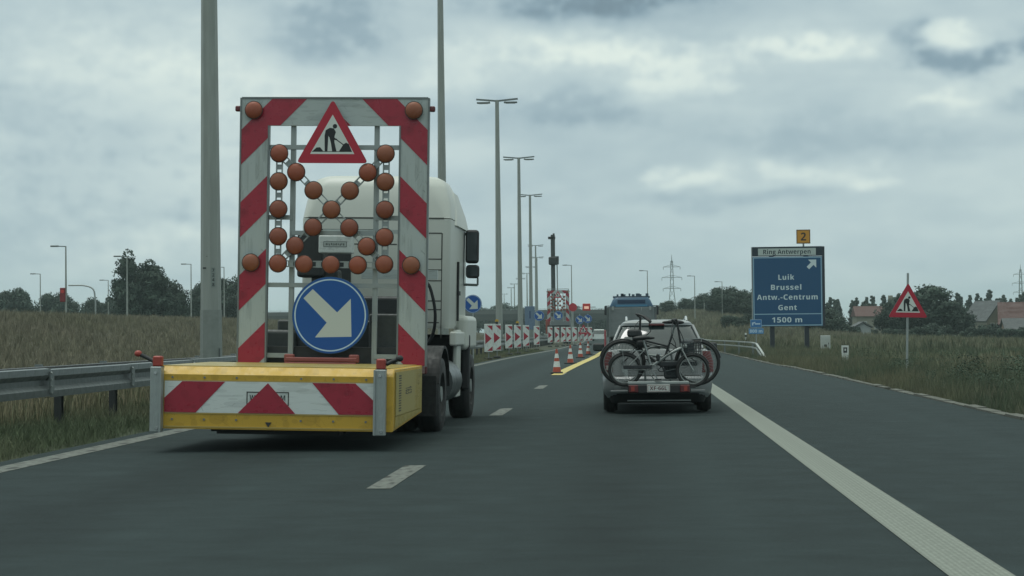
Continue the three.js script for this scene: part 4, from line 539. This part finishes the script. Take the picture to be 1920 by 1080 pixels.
  // cab
  const c = 0.235, cab = part('cab', slices([{ y: 1.34, hw: 1.02, z0: -5.72, z1: -7.95, r: 0.09, x: c }, { y: 1.4, hw: 1.035, z0: -5.7, z1: -8.0, r: 0.09, x: c }, { y: 2.62, hw: 1.045, z0: -5.7, z1: -7.9, r: 0.1, x: c }, { y: 2.86, hw: 1.045, z0: -5.71, z1: -7.75, r: 0.1, x: c }]), M.cab, T);
  part('roof_fairing', slices([{ y: 2.872, hw: 1.045, z0: -5.73, z1: -7.85, r: 0.1, x: c }, { y: 3.1, hw: 1.02, z0: -5.76, z1: -7.6, r: 0.2, x: c }, { y: 3.3, hw: 0.955, z0: -5.8, z1: -7.2, r: 0.22, x: c }, { y: 3.42, hw: 0.9, z0: -5.86, z1: -7.0, r: 0.24, x: c }, { y: 3.47, hw: 0.8, z0: -5.95, z1: -6.8, r: 0.26, x: c }]), M.cab, cab);
  part('side_fairing', [-1, 1].map((s) => slices([{ y: 2.8, hw: 0.1, z0: -6.2, z1: -7.9, r: 0.08, x: c + s * 0.98 }, { y: 3.0, hw: 0.09, z0: -6.4, z1: -7.7, r: 0.08, x: c + s * 0.96 }, { y: 3.3, hw: 0.07, z0: -6.7, z1: -7.3, r: 0.06, x: c + s * 0.9 }])), M.cab, cab);
  part('roof_seam', box(1.9, 0.02, 0.02, c, 2.866, -5.715), M.seam, cab);
  const groove = (x, y, W) => box(W, 0.016, 0.012, x, y, -5.703);
  part('panel_groove', [groove(c + 0.65, 2.66, 0.55), groove(c + 0.7, 2.3, 0.46), groove(c + 0.7, 2.15, 0.46), groove(c + 0.7, 2.0, 0.46), groove(c + 0.5, 1.72, 0.86), groove(c + 0.5, 1.6, 0.86), groove(c, 1.42, 1.8), box(0.012, 1.2, 0.012, c + 0.93, 1.8, -5.703), groove(c - 0.4, 2.7, 1.1), groove(c - 0.3, 2.5, 1.2), box(0.016, 0.36, 0.012, c + 0.93, 2.48, -5.703), box(0.016, 0.9, 0.012, c + 0.4, 2.2, -5.703), box(0.016, 0.5, 0.012, c - 0.95, 2.4, -5.703)], M.seam, cab);
  part('rear_recess', [box(0.42, 0.55, 0.02, c - 0.55, 2.2, -5.7), box(1.5, 0.24, 0.02, c - 0.05, 1.5, -5.7)], M.dark, cab);
  part('wheel_arch', [rbox(0.2, 0.5, 1.3, 0.08, c + 1.1, 1.28, -7.4), rbox(0.2, 0.5, 1.3, 0.08, c - 1.1, 1.28, -7.4)], M.cab, T); part('arch_lining', [rbox(0.12, 0.8, 0.12, 0.03, c + 1.15, 0.86, -6.95), rbox(0.12, 0.8, 0.12, 0.03, c - 1.15, 0.86, -6.95), rbox(2.0, 0.5, 1.6, 0.05, c, 1.0, -7.2)], M.black, T);
  part('sun_visor', box(1.9, 0.2, 0.3, c, 2.8, -8.0), M.dark, cab);
  part('side_window', [box(0.02, 0.6, 0.9, c + 1.025, 2.3, -7.2), box(0.02, 0.6, 0.9, c - 1.025, 2.3, -7.2)], M.glass, cab); part('windscreen', box(1.9, 0.9, 0.03, c, 2.2, -7.98), M.glass, cab);
  part('door_seam', [box(0.014, 1.3, 0.02, c + 1.024, 2.0, -6.6), box(0.014, 0.02, 1.2, c + 1.026, 1.75, -7.2)], M.seam, cab);
  for (const s of [-1, 1]) { const x = c + s * 1.17, m = part('side_mirror', [rbox(0.2, 0.5, 0.13, 0.05, x, 2.56, -7.5), rbox(0.2, 0.2, 0.13, 0.05, x + s * 0.01, 2.19, -7.5)], M.black, T); part('mirror_glass', [box(0.15, 0.42, 0.006, x, 2.56, -7.432), box(0.15, 0.14, 0.006, x + s * 0.01, 2.19, -7.432)], std([0.035, 0.045, 0.05], 0.08), m); part('mirror_arm', [rod([c + s * 1.0, 2.78, -7.6], [x, 2.7, -7.52], 0.022), rod([c + s * 1.0, 2.0, -7.6], [x + s * 0.08, 1.99, -7.52], 0.02), rod([x + s * 0.085, 1.99, -7.52], [x + s * 0.085, 2.1, -7.52], 0.015), rod([x - s * 0.13, 2.0, -7.5], [x - s * 0.12, 2.75, -7.5], 0.012)], M.galvDark, m); }
  part('door_handle', box(0.05, 0.06, 0.18, c + 1.05, 1.85, -6.75), M.black, cab); part('grab_rail', rod([c + 1.06, 1.45, -6.62], [c + 1.06, 2.3, -6.62], 0.018), M.black, cab);
  T.updateMatrixWorld();
  // the same board stands on the work truck far ahead
  const U = thing('work_truck', 'distant work truck carrying a red and white lamp board before the overpass', 'truck', [-7.45, 0, -185]);
  const b2 = B.clone(); U.add(b2); b2.position.set(0, 2.35, 0);
  part('cargo_bed', [box(2.3, 0.9, 4.2, 0, 1.5, -2.6)], M.dark, U); part('rear_plate', box(2.3, 0.9, 0.06, 0, 1.35, -0.2), M.dark, U); part('cab', slices([{ y: 0.8, hw: 1.15, z0: -5, z1: -7, r: 0.2 }, { y: 2.0, hw: 1.15, z0: -5, z1: -7, r: 0.2 }, { y: 2.9, hw: 1.0, z0: -5.1, z1: -6.6, r: 0.25 }]), M.greyTip, U); for (const s of [-1, 1]) { wheel(U, s * 0.95, 0.5, -1.8, 0.5, 0.4); wheel(U, s * 0.95, 0.5, -6, 0.5, 0.3); } part('chassis', box(0.9, 0.3, 6.5, 0, 0.8, -3.4), M.dark, U); part('roof_frame', [bar([-1.1, 2.35 + BH + 0.15, 0], [1.1, 2.35 + BH + 0.15, 0], 0.06, 0.06), bar([-1.1, 2.35 + BH, 0], [-1.1, 2.35 + BH + 0.15, 0], 0.06, 0.06), bar([1.1, 2.35 + BH, 0], [1.1, 2.35 + BH + 0.15, 0], 0.06, 0.06)], M.galv, U);
}
{ const o = thing('drilling_rig', 'dark drilling rig mast rising behind the distant lamp board', 'drilling rig', [-8.45, gy(-8.45, 197), -197]);
  part('mast', [rbox(0.46, 11.7, 0.5, 0.04, 0, 6.2, 0)], dirty([0.05, 0.06, 0.06], 0.7), o); part('mast_head', [rbox(0.8, 0.28, 0.5, 0.04, -0.12, 11.7, 0), box(0.2, 0.4, 0.3, 0.1, 12, 0)], M.dark, o); part('rotary_head', [rbox(0.95, 0.9, 0.8, 0.15, 0, 9.15, 0.2), new THREE.CylinderGeometry(0.24, 0.24, 0.9, 14).translate(0.42, 9.2, 0.3)], M.dark, o);
  part('drill_rod', rod([0.5, 3, 0.35], [0.46, 8.8, 0.35], 0.07), M.galv, o); part('body', rbox(2.2, 1.6, 3.2, 0.1, 0.2, 1.9, -1.8), dirty([0.3, 0.06, 0.04], 0.6), o); for (const s of [-1, 1]) { const t = part('track', rbox(0.5, 0.85, 3.6, 0.35, 0.2 + s * 0.95, 0.45, -1.8), M.rubber, o); part('track_frame', box(0.52, 0.3, 2.4, 0.2 + s * 0.95, 0.45, -1.8), M.dark, t); } part('brace', [rod([0.2, 2.4, -1.6], [0, 6.5, -0.2], 0.08), rod([-0.3, 2.4, -1.6], [0, 6.5, -0.2], 0.08)], M.galvDark, o); }

// ---------------------------------------------------------------- tipper lorry ahead
{ const o = thing('tipper_lorry', 'grey box tipper lorry with blue cab driving ahead of the silver car', 'lorry', [0.07, 0, -91]);
  part('tipper_body', slices([{ y: 0.95, hw: 1.14, z0: 0.02, z1: -5.4, r: 0.05 }, { y: 2.45, hw: 1.235, z0: 0, z1: -5.5, r: 0.05 }, { y: 2.5, hw: 1.25, z0: 0.03, z1: -5.5, r: 0.05 }]), M.greyTip, o);
  const td = part('tailgate', [rbox(2.3, 1.45, 0.06, 0.02, 0, 1.72, 0.06)], dirty([0.185, 0.21, 0.22], 0.65), o); part('tailgate_rib', [-1.1, -0.02, 1.1].map((x) => box(0.07, 1.45, 0.05, x, 1.72, 0.11)), M.greyTip, td); part('hinge', [box(0.1, 0.2, 0.12, -0.95, 2.42, 0.1), box(0.1, 0.2, 0.12, 0.95, 2.42, 0.1), box(0.035, 0.16, 0.03, 0.5, 2.38, 0.1)], M.galv, td);
  for (let k = 0; k < 7; k++) for (const s of [-1, 1]) part('side_rib', box(0.06, 1.5, 0.1, s * 1.25, 1.7, -0.5 - k * 0.75), M.greyTip, o);
  part('chassis', [box(0.9, 0.35, 8, 0, 0.72, -3.8), box(2.3, 0.16, 0.14, 0, 0.6, -0.15)], M.dark, o); part('mudflap', [box(0.6, 0.6, 0.03, -0.85, 0.45, -0.5), box(0.6, 0.6, 0.03, 0.85, 0.45, -0.5)], M.rubber, o);
  for (const s of [-1, 1]) { const l = part('tail_light', rbox(0.28, 0.14, 0.08, 0.02, s * 0.95, 0.68, -0.05), M.redLens, o); part('lamp_guard', box(0.32, 0.02, 0.1, s * 0.95, 0.77, -0.05), M.dark, l); wheel(o, s * 0.92, 0.5, -1.2, 0.5, 0.5); wheel(o, s * 0.92, 0.5, -2.5, 0.5, 0.5); wheel(o, s * 1.0, 0.5, -6.9, 0.5, 0.3); part('side_marker', [rbox(0.1, 0.85, 0.05, 0.02, -1.36, 0.9, -0.4)].map((g) => g.scale(s < 0 ? 1 : -1, 1, 1)), dirty([0.45, 0.1, 0.12], 0.5), o); }
  const cab = part('cab', slices([{ y: 0.7, hw: 1.2, z0: -5.7, z1: -7.9, r: 0.12 }, { y: 2.55, hw: 1.2, z0: -5.7, z1: -7.85, r: 0.16 }, { y: 2.95, hw: 1.02, z0: -5.75, z1: -7.6, r: 0.2 }, { y: 3.08, hw: 0.9, z0: -5.85, z1: -7.4, r: 0.22 }]), M.blueCab, o); part('rear_window', rbox(1.5, 0.2, 0.03, 0.01, 0, 2.85, -5.72), std([0.01, 0.03, 0.07], 0.2), cab); part('rear_panel', rbox(1.7, 0.12, 0.03, 0.01, 0, 2.62, -5.7), dirty([0.05, 0.2, 0.34], 0.5), cab);
  part('roof_bar', [box(2.0, 0.12, 0.15, 0, 3.1, -6.2), ...[-0.75, -0.5, -0.42, -0.1, 0.1, 0.35, 0.5, 0.85].map((x, i) => box(0.1 + (i % 3) * 0.06, 0.12 + (i % 2) * 0.08, 0.12, x, 3.2, -6.2))], dirty([0.05, 0.08, 0.12], 0.6), cab); part('side_mirror', [rbox(0.14, 0.5, 0.12, 0.03, 1.42, 2.4, -7.6), rbox(0.14, 0.5, 0.12, 0.03, -1.42, 2.4, -7.6), box(0.3, 0.04, 0.04, 1.3, 2.65, -7.6), box(0.3, 0.04, 0.04, -1.3, 2.65, -7.6)], M.black, cab); }
{ const o = thing('distant_car', 'white roofed car seen far ahead left of the grey lorry', 'car', [-4.1, 0, -232]); part('body', slices([{ y: 0.3, hw: 0.85, z0: 0, z1: -4.2, r: 0.2 }, { y: 0.9, hw: 0.86, z0: -0.05, z1: -4.2, r: 0.2 }]), M.white, o); part('windows', slices([{ y: 0.9, hw: 0.78, z0: -0.1, z1: -3, r: 0.15 }, { y: 1.42, hw: 0.66, z0: -0.4, z1: -2.4, r: 0.15 }]), M.glass, o); part('roof', slices([{ y: 1.42, hw: 0.7, z0: -0.35, z1: -2.4, r: 0.15 }, { y: 1.52, hw: 0.6, z0: -0.5, z1: -2.2, r: 0.15 }]), M.white, o); for (const s of [-1, 1]) { part('tail_light', box(0.14, 0.3, 0.05, s * 0.74, 0.75, 0.01), M.redLens, o); wheel(o, s * 0.74, 0.31, -0.7, 0.31, 0.2); wheel(o, s * 0.74, 0.31, -3.4, 0.31, 0.2); } }

// ---------------------------------------------------------------- silver estate car with bicycles
{ const o = thing('estate_car', 'silver estate car with two bicycles on its tail in the right lane', 'car', [0.4, 0, -27.0]);
  const body = part('body', slices([{ y: 0.24, hw: 0.76, z0: -0.07, z1: -4.35, r: 0.24 }, { y: 0.3, hw: 0.805, z0: -0.01, z1: -4.4, r: 0.25 }, { y: 0.4, hw: 0.825, z0: 0.02, z1: -4.42, r: 0.25 }, { y: 0.53, hw: 0.835, z0: 0.0, z1: -4.42, r: 0.25 }, { y: 0.57, hw: 0.835, z0: -0.06, z1: -4.4, r: 0.24 }, { y: 0.72, hw: 0.84, z0: -0.09, z1: -4.35, r: 0.22 }, { y: 0.88, hw: 0.815, z0: -0.12, z1: -4.2, r: 0.2 }, { y: 0.96, hw: 0.755, z0: -0.15, z1: -4.0, r: 0.18 }, { y: 0.975, hw: 0.71, z0: -0.18, z1: -3.8, r: 0.17 }], 0.55), M.silver, o);
  part('window_band', slices([{ y: 0.972, hw: 0.7, z0: -0.19, z1: -3.3, r: 0.14 }, { y: 1.12, hw: 0.645, z0: -0.29, z1: -3.0, r: 0.14 }, { y: 1.33, hw: 0.545, z0: -0.47, z1: -2.6, r: 0.13 }, { y: 1.345, hw: 0.53, z0: -0.5, z1: -2.55, r: 0.13 }], 0.5), M.glass, o);
  const roof = part('roof', slices([{ y: 1.335, hw: 0.55, z0: -0.46, z1: -2.55, r: 0.13 }, { y: 1.375, hw: 0.53, z0: -0.46, z1: -2.5, r: 0.13 }, { y: 1.41, hw: 0.47, z0: -0.53, z1: -2.4, r: 0.14 }, { y: 1.425, hw: 0.34, z0: -0.7, z1: -2.2, r: 0.15 }], 0.6), M.silver, o);
  part('brake_light', rbox(0.24, 0.03, 0.03, 0.008, 0.0, 1.345, -0.445), M.redLens, roof);
  part('aerial', rod([0.0, 1.42, -0.8], [0.0, 1.52, -0.95], 0.006), M.black, roof);
  for (const s of [-1, 1]) { part('pillar', [tube([[s * 0.69, 0.975, -0.27], [s * 0.64, 1.13, -0.37], [s * 0.555, 1.33, -0.53]], 0.022, 16, 8), bar([s * 0.55, 1.34, -0.7], [s * 0.705, 0.98, -1.2], 0.05, 0.02)], M.silver, o); part('roof_rail', [tube([[s * 0.46, 1.4, -0.62], [s * 0.46, 1.45, -0.72], [s * 0.47, 1.45, -1.5], [s * 0.46, 1.4, -2.2]], 0.017, 24, 8)], M.chrome, roof);
    const t = part('tail_light', slices([{ y: 0.62, hw: 0.09, z0: -0.055, z1: -0.34, r: 0.05, x: s * 0.757 }, { y: 0.78, hw: 0.085, z0: -0.08, z1: -0.34, r: 0.05, x: s * 0.76 }, { y: 0.94, hw: 0.06, z0: -0.12, z1: -0.34, r: 0.05, x: s * 0.742 }]), M.redLens, o); part('reverse_lens', box(0.06, 0.07, 0.02, s * 0.74, 0.7, -0.06), dirty([0.55, 0.52, 0.5], 0.3), t);
    wheel(o, s * 0.72, 0.32, -0.85, 0.32, 0.21, M.galv); wheel(o, s * 0.72, 0.32, -3.45, 0.32, 0.21, M.galv);
    const m = part('door_mirror', rbox(0.19, 0.13, 0.09, 0.04, s * 0.93, 0.99, -2.65), M.black, o); part('mirror_glass', rbox(0.15, 0.09, 0.01, 0.004, s * 0.93, 0.99, -2.6), std([0.04, 0.05, 0.05], 0.08), m); }
  part('bumper_strip', [rbox(1.42, 0.035, 0.02, 0.008, 0, 0.345, 0.022)], M.silver, o); part('valance', slices([{ y: 0.17, hw: 0.7, z0: -0.12, z1: -0.4, r: 0.1 }, { y: 0.25, hw: 0.74, z0: -0.04, z1: -0.5, r: 0.2 }, { y: 0.31, hw: 0.765, z0: 0.0, z1: -0.5, r: 0.22 }]), M.black, o);
  part('skid_strip', rbox(0.96, 0.022, 0.02, 0.006, 0.02, 0.2, -0.085), M.galv, o); part('underbody', box(1.3, 0.12, 3.8, 0, 0.22, -2.2), M.black, o); part('tow_ball', [rod([0, 0.3, 0], [0, 0.36, 0.16], 0.025), new THREE.SphereGeometry(0.03, 12, 8).translate(0, 0.4, 0.17)], M.dark, o);
  part('tailgate_seam', [box(1.3, 0.008, 0.008, 0, 0.575, -0.058), box(0.008, 0.33, 0.008, -0.655, 0.76, -0.105), box(0.008, 0.33, 0.008, 0.655, 0.76, -0.105)], M.seam, body); part('badge', new THREE.CylinderGeometry(0.035, 0.035, 0.012, 20).rotateX(Math.PI / 2).translate(0.03, 0.88, -0.115), M.chrome, body); part('wiper', bar([0.05, 1.0, -0.195], [-0.38, 1.06, -0.245], 0.014, 0.012), M.black, o);
  part('tailgate_handle', rbox(0.5, 0.03, 0.02, 0.006, 0.02, 0.8, -0.1), M.dark, body); part('rear_seat', [rbox(0.32, 0.2, 0.1, 0.05, -0.25, 1.12, -1.6), rbox(0.32, 0.2, 0.1, 0.05, 0.25, 1.12, -1.6)], M.dark, o);

  const rk = thing('bicycle_rack', 'dark towbar bicycle rack with red lamps and white number plate', 'bicycle rack', [0.4, 0, -26.4]);
  part('carrier_bar', [rbox(0.9, 0.05, 0.06, 0.015, 0, 0.485, 0.06), rbox(0.9, 0.05, 0.06, 0.015, 0, 0.485, -0.16), rbox(0.08, 0.06, 0.62, 0.015, 0, 0.43, -0.2)], M.galv, rk); part('wheel_tray', [rbox(1.1, 0.02, 0.1, 0.008, 0, 0.42, 0.0), rbox(1.3, 0.02, 0.1, 0.008, 0, 0.46, -0.2)], M.dark, rk); part('support_arch', tube([[-0.18, 0.46, -0.3], [-0.2, 0.9, -0.32], [-0.12, 1.0, -0.32], [0.12, 1.0, -0.32], [0.2, 0.9, -0.32], [0.18, 0.46, -0.3]], 0.016, 40, 8), M.galvDark, rk);
  const lb = part('lamp_board', rbox(0.92, 0.12, 0.03, 0.012, 0.01, 0.4, 0.14), M.black, rk); for (const s of [-1, 1]) { part('tail_lamp', rbox(0.14, 0.11, 0.045, 0.015, 0.01 + s * 0.375, 0.405, 0.16), M.redLens, lb); part('lamp_lens', box(0.05, 0.07, 0.01, 0.01 + s * 0.385, 0.405, 0.188), M.redPaint, lb); }
  const PT = canvasTex(256, 84, (c, W, H) => { c.fillStyle = '#c6cac6'; c.fillRect(0, 0, W, H); c.strokeStyle = '#7a3a3c'; c.lineWidth = 4; c.strokeRect(5, 5, W - 10, H - 10); c.fillStyle = '#5d3a40'; c.font = 'bold 64px sans-serif'; c.textAlign = 'center'; c.fillText('XF\u00B766L', W / 2, 64, 216); });
  part('number_plate', rbox(0.335, 0.112, 0.012, 0.005, -0.0, 0.41, 0.162), M.white, rk); part('plate_face', new THREE.PlaneGeometry(0.325, 0.102).translate(0, 0.41, 0.1692), std([0.9, 0.9, 0.9], 0.5, 0, { map: PT }), rk);

  const alu = dirty([0.36, 0.39, 0.39], 0.4, 0.5), darkF = dirty([0.035, 0.04, 0.045], 0.45, 0.2);
  function bikeWheel(b, x, y, r, spokes, tyre) { const wh = part('wheel', [new THREE.TorusGeometry(r, tyre, 8, 48).translate(0, 0, 0)], M.rubber, b, [x, y, 0]); part('rim', new THREE.TorusGeometry(r - tyre * 1.25, 0.0085, 6, 48), alu, wh); const g = []; for (let i = 0; i < spokes; i++) { const a = i / spokes * 6.283; g.push(rod([Math.cos(a + 0.25) * 0.02, Math.sin(a + 0.25) * 0.02, (i % 2 ? 1 : -1) * 0.02], [Math.cos(a) * (r - tyre), Math.sin(a) * (r - tyre), 0], 0.0024, 0.0024, 4)); } part('spoke', g, M.galvDark, wh); part('hub', new THREE.CylinderGeometry(0.022, 0.022, 0.09, 12).rotateX(Math.PI / 2), M.galv, wh); return wh; }
  function saddle(b, x, y, s) { part('saddle', new THREE.SphereGeometry(1, 16, 10).scale(0.13, 0.035, 0.075).rotateZ(s * 0.06).translate(x, y, 0), M.black, b); part('saddle_nose', new THREE.SphereGeometry(1, 14, 8).scale(0.1, 0.024, 0.03).translate(x + s * 0.1, y - 0.002, 0), M.black, b); }
  const drive = (b, x, y, rx, ry, s, m) => { part('chainring', [new THREE.TorusGeometry(0.075, 0.007, 6, 28).translate(x, y, 0.05), ...[0, 1, 2, 3, 4].map((i) => rod([x, y, 0.05], [x + Math.cos(i * 1.2566) * 0.075, y + Math.sin(i * 1.2566) * 0.075, 0.05], 0.006, 0.006, 5))], m, b); part('crank', [bar([x, y, 0.07], [x + 0.08, y - 0.14, 0.07], 0.02, 0.012), bar([x, y, -0.07], [x - 0.08, y + 0.14, -0.07], 0.02, 0.012)], m, b); part('pedal', [box(0.09, 0.02, 0.07, x + 0.09, y - 0.145, 0.11), box(0.09, 0.02, 0.07, x - 0.09, y + 0.145, -0.11)], M.black, b); part('chain', [bar([x, y + 0.074, 0.05], [rx, ry + 0.03, 0.05], 0.008, 0.006), bar([x, y - 0.074, 0.05], [rx, ry - 0.03, 0.05], 0.008, 0.006)], M.galvDark, b); };
  { const b = thing('bicycle', 'small silver bicycle on the rack, nearest, with front wheel on the right', 'bicycle', [0, 0, -26.4]); const R = 0.225, lw = [-0.09, 0.68], rw = [0.91, 0.665], BB = [0.31, 0.68], st = [0.215, 1.03], ht = [0.735, 1.06], hb = [0.76, 0.96];
    bikeWheel(b, ...lw, R, 28, 0.024); bikeWheel(b, ...rw, R, 28, 0.024);
    part('frame', [rod([...BB, 0], [...st, 0], 0.017), tube([[hb[0] - 0.01, 1.0, 0], [0.55, 0.9, 0], [0.42, 0.81, 0], [BB[0] + 0.01, BB[1] + 0.06, 0]], 0.023, 24, 8), rod([...ht, 0], [...hb, 0], 0.021), rod([0.255, 0.9, 0], [0.5, 0.87, 0], 0.014), ...[-0.045, 0.045].flatMap((z) => [rod([BB[0], BB[1], z * 0.6], [...lw, z], 0.01), rod([st[0], st[1] - 0.05, z * 0.5], [...lw, z], 0.008)])], alu, b);
    part('fork', [-0.045, 0.045].map((z) => tube([[hb[0], hb[1], z * 0.6], [0.83, 0.82, z], [rw[0], rw[1], z]], 0.012, 14, 8)), alu, b); part('stem', [rod([...ht, 0], [0.685, 1.4, 0], 0.016), rod([0.685, 1.4, 0], [0.66, 1.42, 0], 0.018)], M.black, b); part('handlebar', tube([[0.62, 1.4, 0.24], [0.66, 1.42, 0.12], [0.67, 1.42, 0], [0.66, 1.42, -0.12], [0.62, 1.4, -0.24]], 0.014, 20, 8), M.black, b); part('grip', [rod([0.615, 1.398, 0.25], [0.645, 1.415, 0.14], 0.02), rod([0.615, 1.398, -0.25], [0.645, 1.415, -0.14], 0.02)], M.black, b);
    part('seat_post', rod([...st, 0], [0.18, 1.13, 0], 0.014), M.galv, b); saddle(b, 0.16, 1.15, 1); drive(b, ...BB, ...lw, 1, alu);
    part('luggage_rack', [bar([-0.18, 0.97, 0.06], [0.17, 0.96, 0.06], 0.012, 0.012), bar([-0.18, 0.97, -0.06], [0.17, 0.96, -0.06], 0.012, 0.012), ...[-0.15, -0.05, 0.05, 0.14].map((x) => bar([x, 0.968, -0.06], [x, 0.968, 0.06], 0.01, 0.01)), bar([-0.12, 0.96, 0.06], [lw[0], lw[1], 0.06], 0.008, 0.008), rod([-0.17, 0.96, 0], [0.0, 0.96, 0], 0.02)], alu, b);
    part('fender', [new THREE.TorusGeometry(R + 0.028, 0.012, 6, 32, 2.3).rotateZ(0.5).translate(...lw, 0), new THREE.TorusGeometry(R + 0.028, 0.012, 6, 32, 2.2).rotateZ(0.4).translate(...rw, 0)], darkF, b); part('derailleur', [box(0.05, 0.09, 0.03, lw[0] + 0.02, lw[1] - 0.05, 0.06), new THREE.CylinderGeometry(0.045, 0.045, 0.03, 16).rotateX(Math.PI / 2).translate(lw[0], lw[1], 0.045)], alu, b); part('head_lamp', rbox(0.06, 0.05, 0.05, 0.015, 0.8, 1.02, 0), M.galv, b); part('front_basket', [bar([0.78, 1.06, -0.1], [0.96, 1.08, -0.1], 0.01, 0.01), bar([0.78, 1.06, 0.1], [0.96, 1.08, 0.1], 0.01, 0.01), bar([0.96, 1.08, -0.1], [0.96, 1.08, 0.1], 0.01, 0.01), bar([0.96, 1.08, 0.1], [0.93, 0.9, 0.06], 0.01, 0.01)], alu, b); part('brake_cable', [tube([[0.62, 1.4, 0.2], [0.72, 1.25, 0.12], [0.78, 1.1, 0.05], [0.8, 0.95, 0.05]], 0.006, 20, 5), tube([[0.64, 1.41, -0.2], [0.6, 1.2, 0.08], [0.66, 1.02, 0.05], [0.45, 0.86, 0.04]], 0.006, 20, 5)], M.black, b); part('chain_guard', rbox(0.42, 0.055, 0.012, 0.005, 0.1, 0.72, 0.06), darkF, b); part('kickstand', bar([0.27, 0.64, 0.05], [0.36, 0.5, 0.07], 0.014, 0.014), M.galv, b); for (const zz of [0.12, -0.1]) part('basket_side', [0.84, 0.88, 0.92, 0.96, 1.0, 1.03].map((x) => rod([x, 0.9, zz], [x, 1.08, zz], 0.004, 0.004, 4)).concat([0.9, 0.945, 0.99, 1.035, 1.08].map((y) => rod([0.84, y, zz], [1.03, y, zz], 0.005, 0.005, 4))), darkF, b); part('lock', rbox(0.05, 0.1, 0.05, 0.02, 0.4, 0.86, 0.03), M.black, b); }
  { const b = thing('bicycle', 'larger dark bicycle behind the small silver one, with big wheels', 'bicycle', [0, 0, -26.62]); const R = 0.315, lw = [-0.12, 0.785], rw = [0.985, 0.775], BB = [0.46, 0.72], st = [0.62, 1.2], ht = [0.135, 1.13], hb = [0.115, 1.0];
    bikeWheel(b, ...lw, R, 32, 0.026); bikeWheel(b, ...rw, R, 32, 0.026);
    part('frame', [rod([...BB, 0], [...st, 0], 0.017), rod([...hb, 0], [...BB, 0], 0.02), rod([...ht, 0], [0.56, 1.02, 0], 0.017), rod([...ht, 0], [...hb, 0], 0.021), ...[-0.05, 0.05].flatMap((z) => [rod([BB[0], BB[1], z * 0.6], [...rw, z], 0.01), rod([0.58, 1.08, z * 0.5], [...rw, z], 0.008)])], darkF, b);
    part('fork', [-0.05, 0.05].map((z) => rod([hb[0], hb[1], z * 0.7], [...lw, z], 0.012)), darkF, b); part('stem', [rod([...ht, 0], [0.15, 1.46, 0], 0.017), rod([0.15, 1.46, 0], [0.1, 1.49, 0], 0.018)], M.black, b); part('handlebar', tube([[0.27, 1.4, 0.27], [0.2, 1.46, 0.2], [0.11, 1.5, 0.1], [0.1, 1.5, -0.1], [0.2, 1.47, -0.2], [0.28, 1.42, -0.27]], 0.015, 26, 8), M.black, b); part('grip', [rod([0.3, 1.385, 0.28], [0.2, 1.46, 0.2], 0.021), rod([0.3, 1.41, -0.28], [0.2, 1.47, -0.2], 0.021)], M.black, b);
    part('seat_post', rod([...st, 0], [0.665, 1.36, 0], 0.015), M.galvDark, b); saddle(b, 0.67, 1.38, -1); drive(b, ...BB, ...rw, -1, darkF);
    part('fender', [new THREE.TorusGeometry(R + 0.03, 0.014, 6, 36, 2.4).rotateZ(0.45).translate(...lw, 0), new THREE.TorusGeometry(R + 0.03, 0.014, 6, 36, 2.4).rotateZ(0.2).translate(...rw, 0)], darkF, b); part('luggage_rack', [bar([0.68, 1.12, 0.06], [1.08, 1.13, 0.06], 0.012, 0.012), bar([0.68, 1.12, -0.06], [1.08, 1.13, -0.06], 0.012, 0.012), bar([1.05, 1.13, 0.06], [rw[0], rw[1], 0.06], 0.01, 0.01), bar([1.05, 1.13, -0.06], [rw[0], rw[1], -0.06], 0.01, 0.01)], alu, b); part('front_bag', rbox(0.2, 0.12, 0.2, 0.04, 0.05, 1.22, 0), M.dark, b); part('pannier', [rbox(0.22, 0.27, 0.09, 0.04, 0.6, 0.67, -0.1), rbox(0.2, 0.26, 0.1, 0.04, 0.84, 0.98, 0.1)], dirty([0.03, 0.042, 0.05], 0.9), b); part('brake_cable', [tube([[0.27, 1.4, 0.2], [0.3, 1.25, 0.1], [0.16, 1.12, 0.04], [0.3, 1.05, 0.03], [0.58, 1.0, 0.03]], 0.006, 20, 5), tube([[0.2, 1.46, -0.15], [0.06, 1.3, 0.06], [0.08, 1.05, 0.06], [-0.02, 0.9, 0.05]], 0.006, 20, 5)], M.black, b); part('chain_guard', rbox(0.56, 0.06, 0.012, 0.005, 0.7, 0.76, 0.06), darkF, b); part('child_seat', [rbox(0.15, 0.22, 0.18, 0.06, 0.1, 1.16, -0.1), rbox(0.16, 0.12, 0.24, 0.05, 0.16, 1.06, 0)], dirty([0.025, 0.03, 0.034], 0.85), b); }
}
renderer.render(scene, camera);
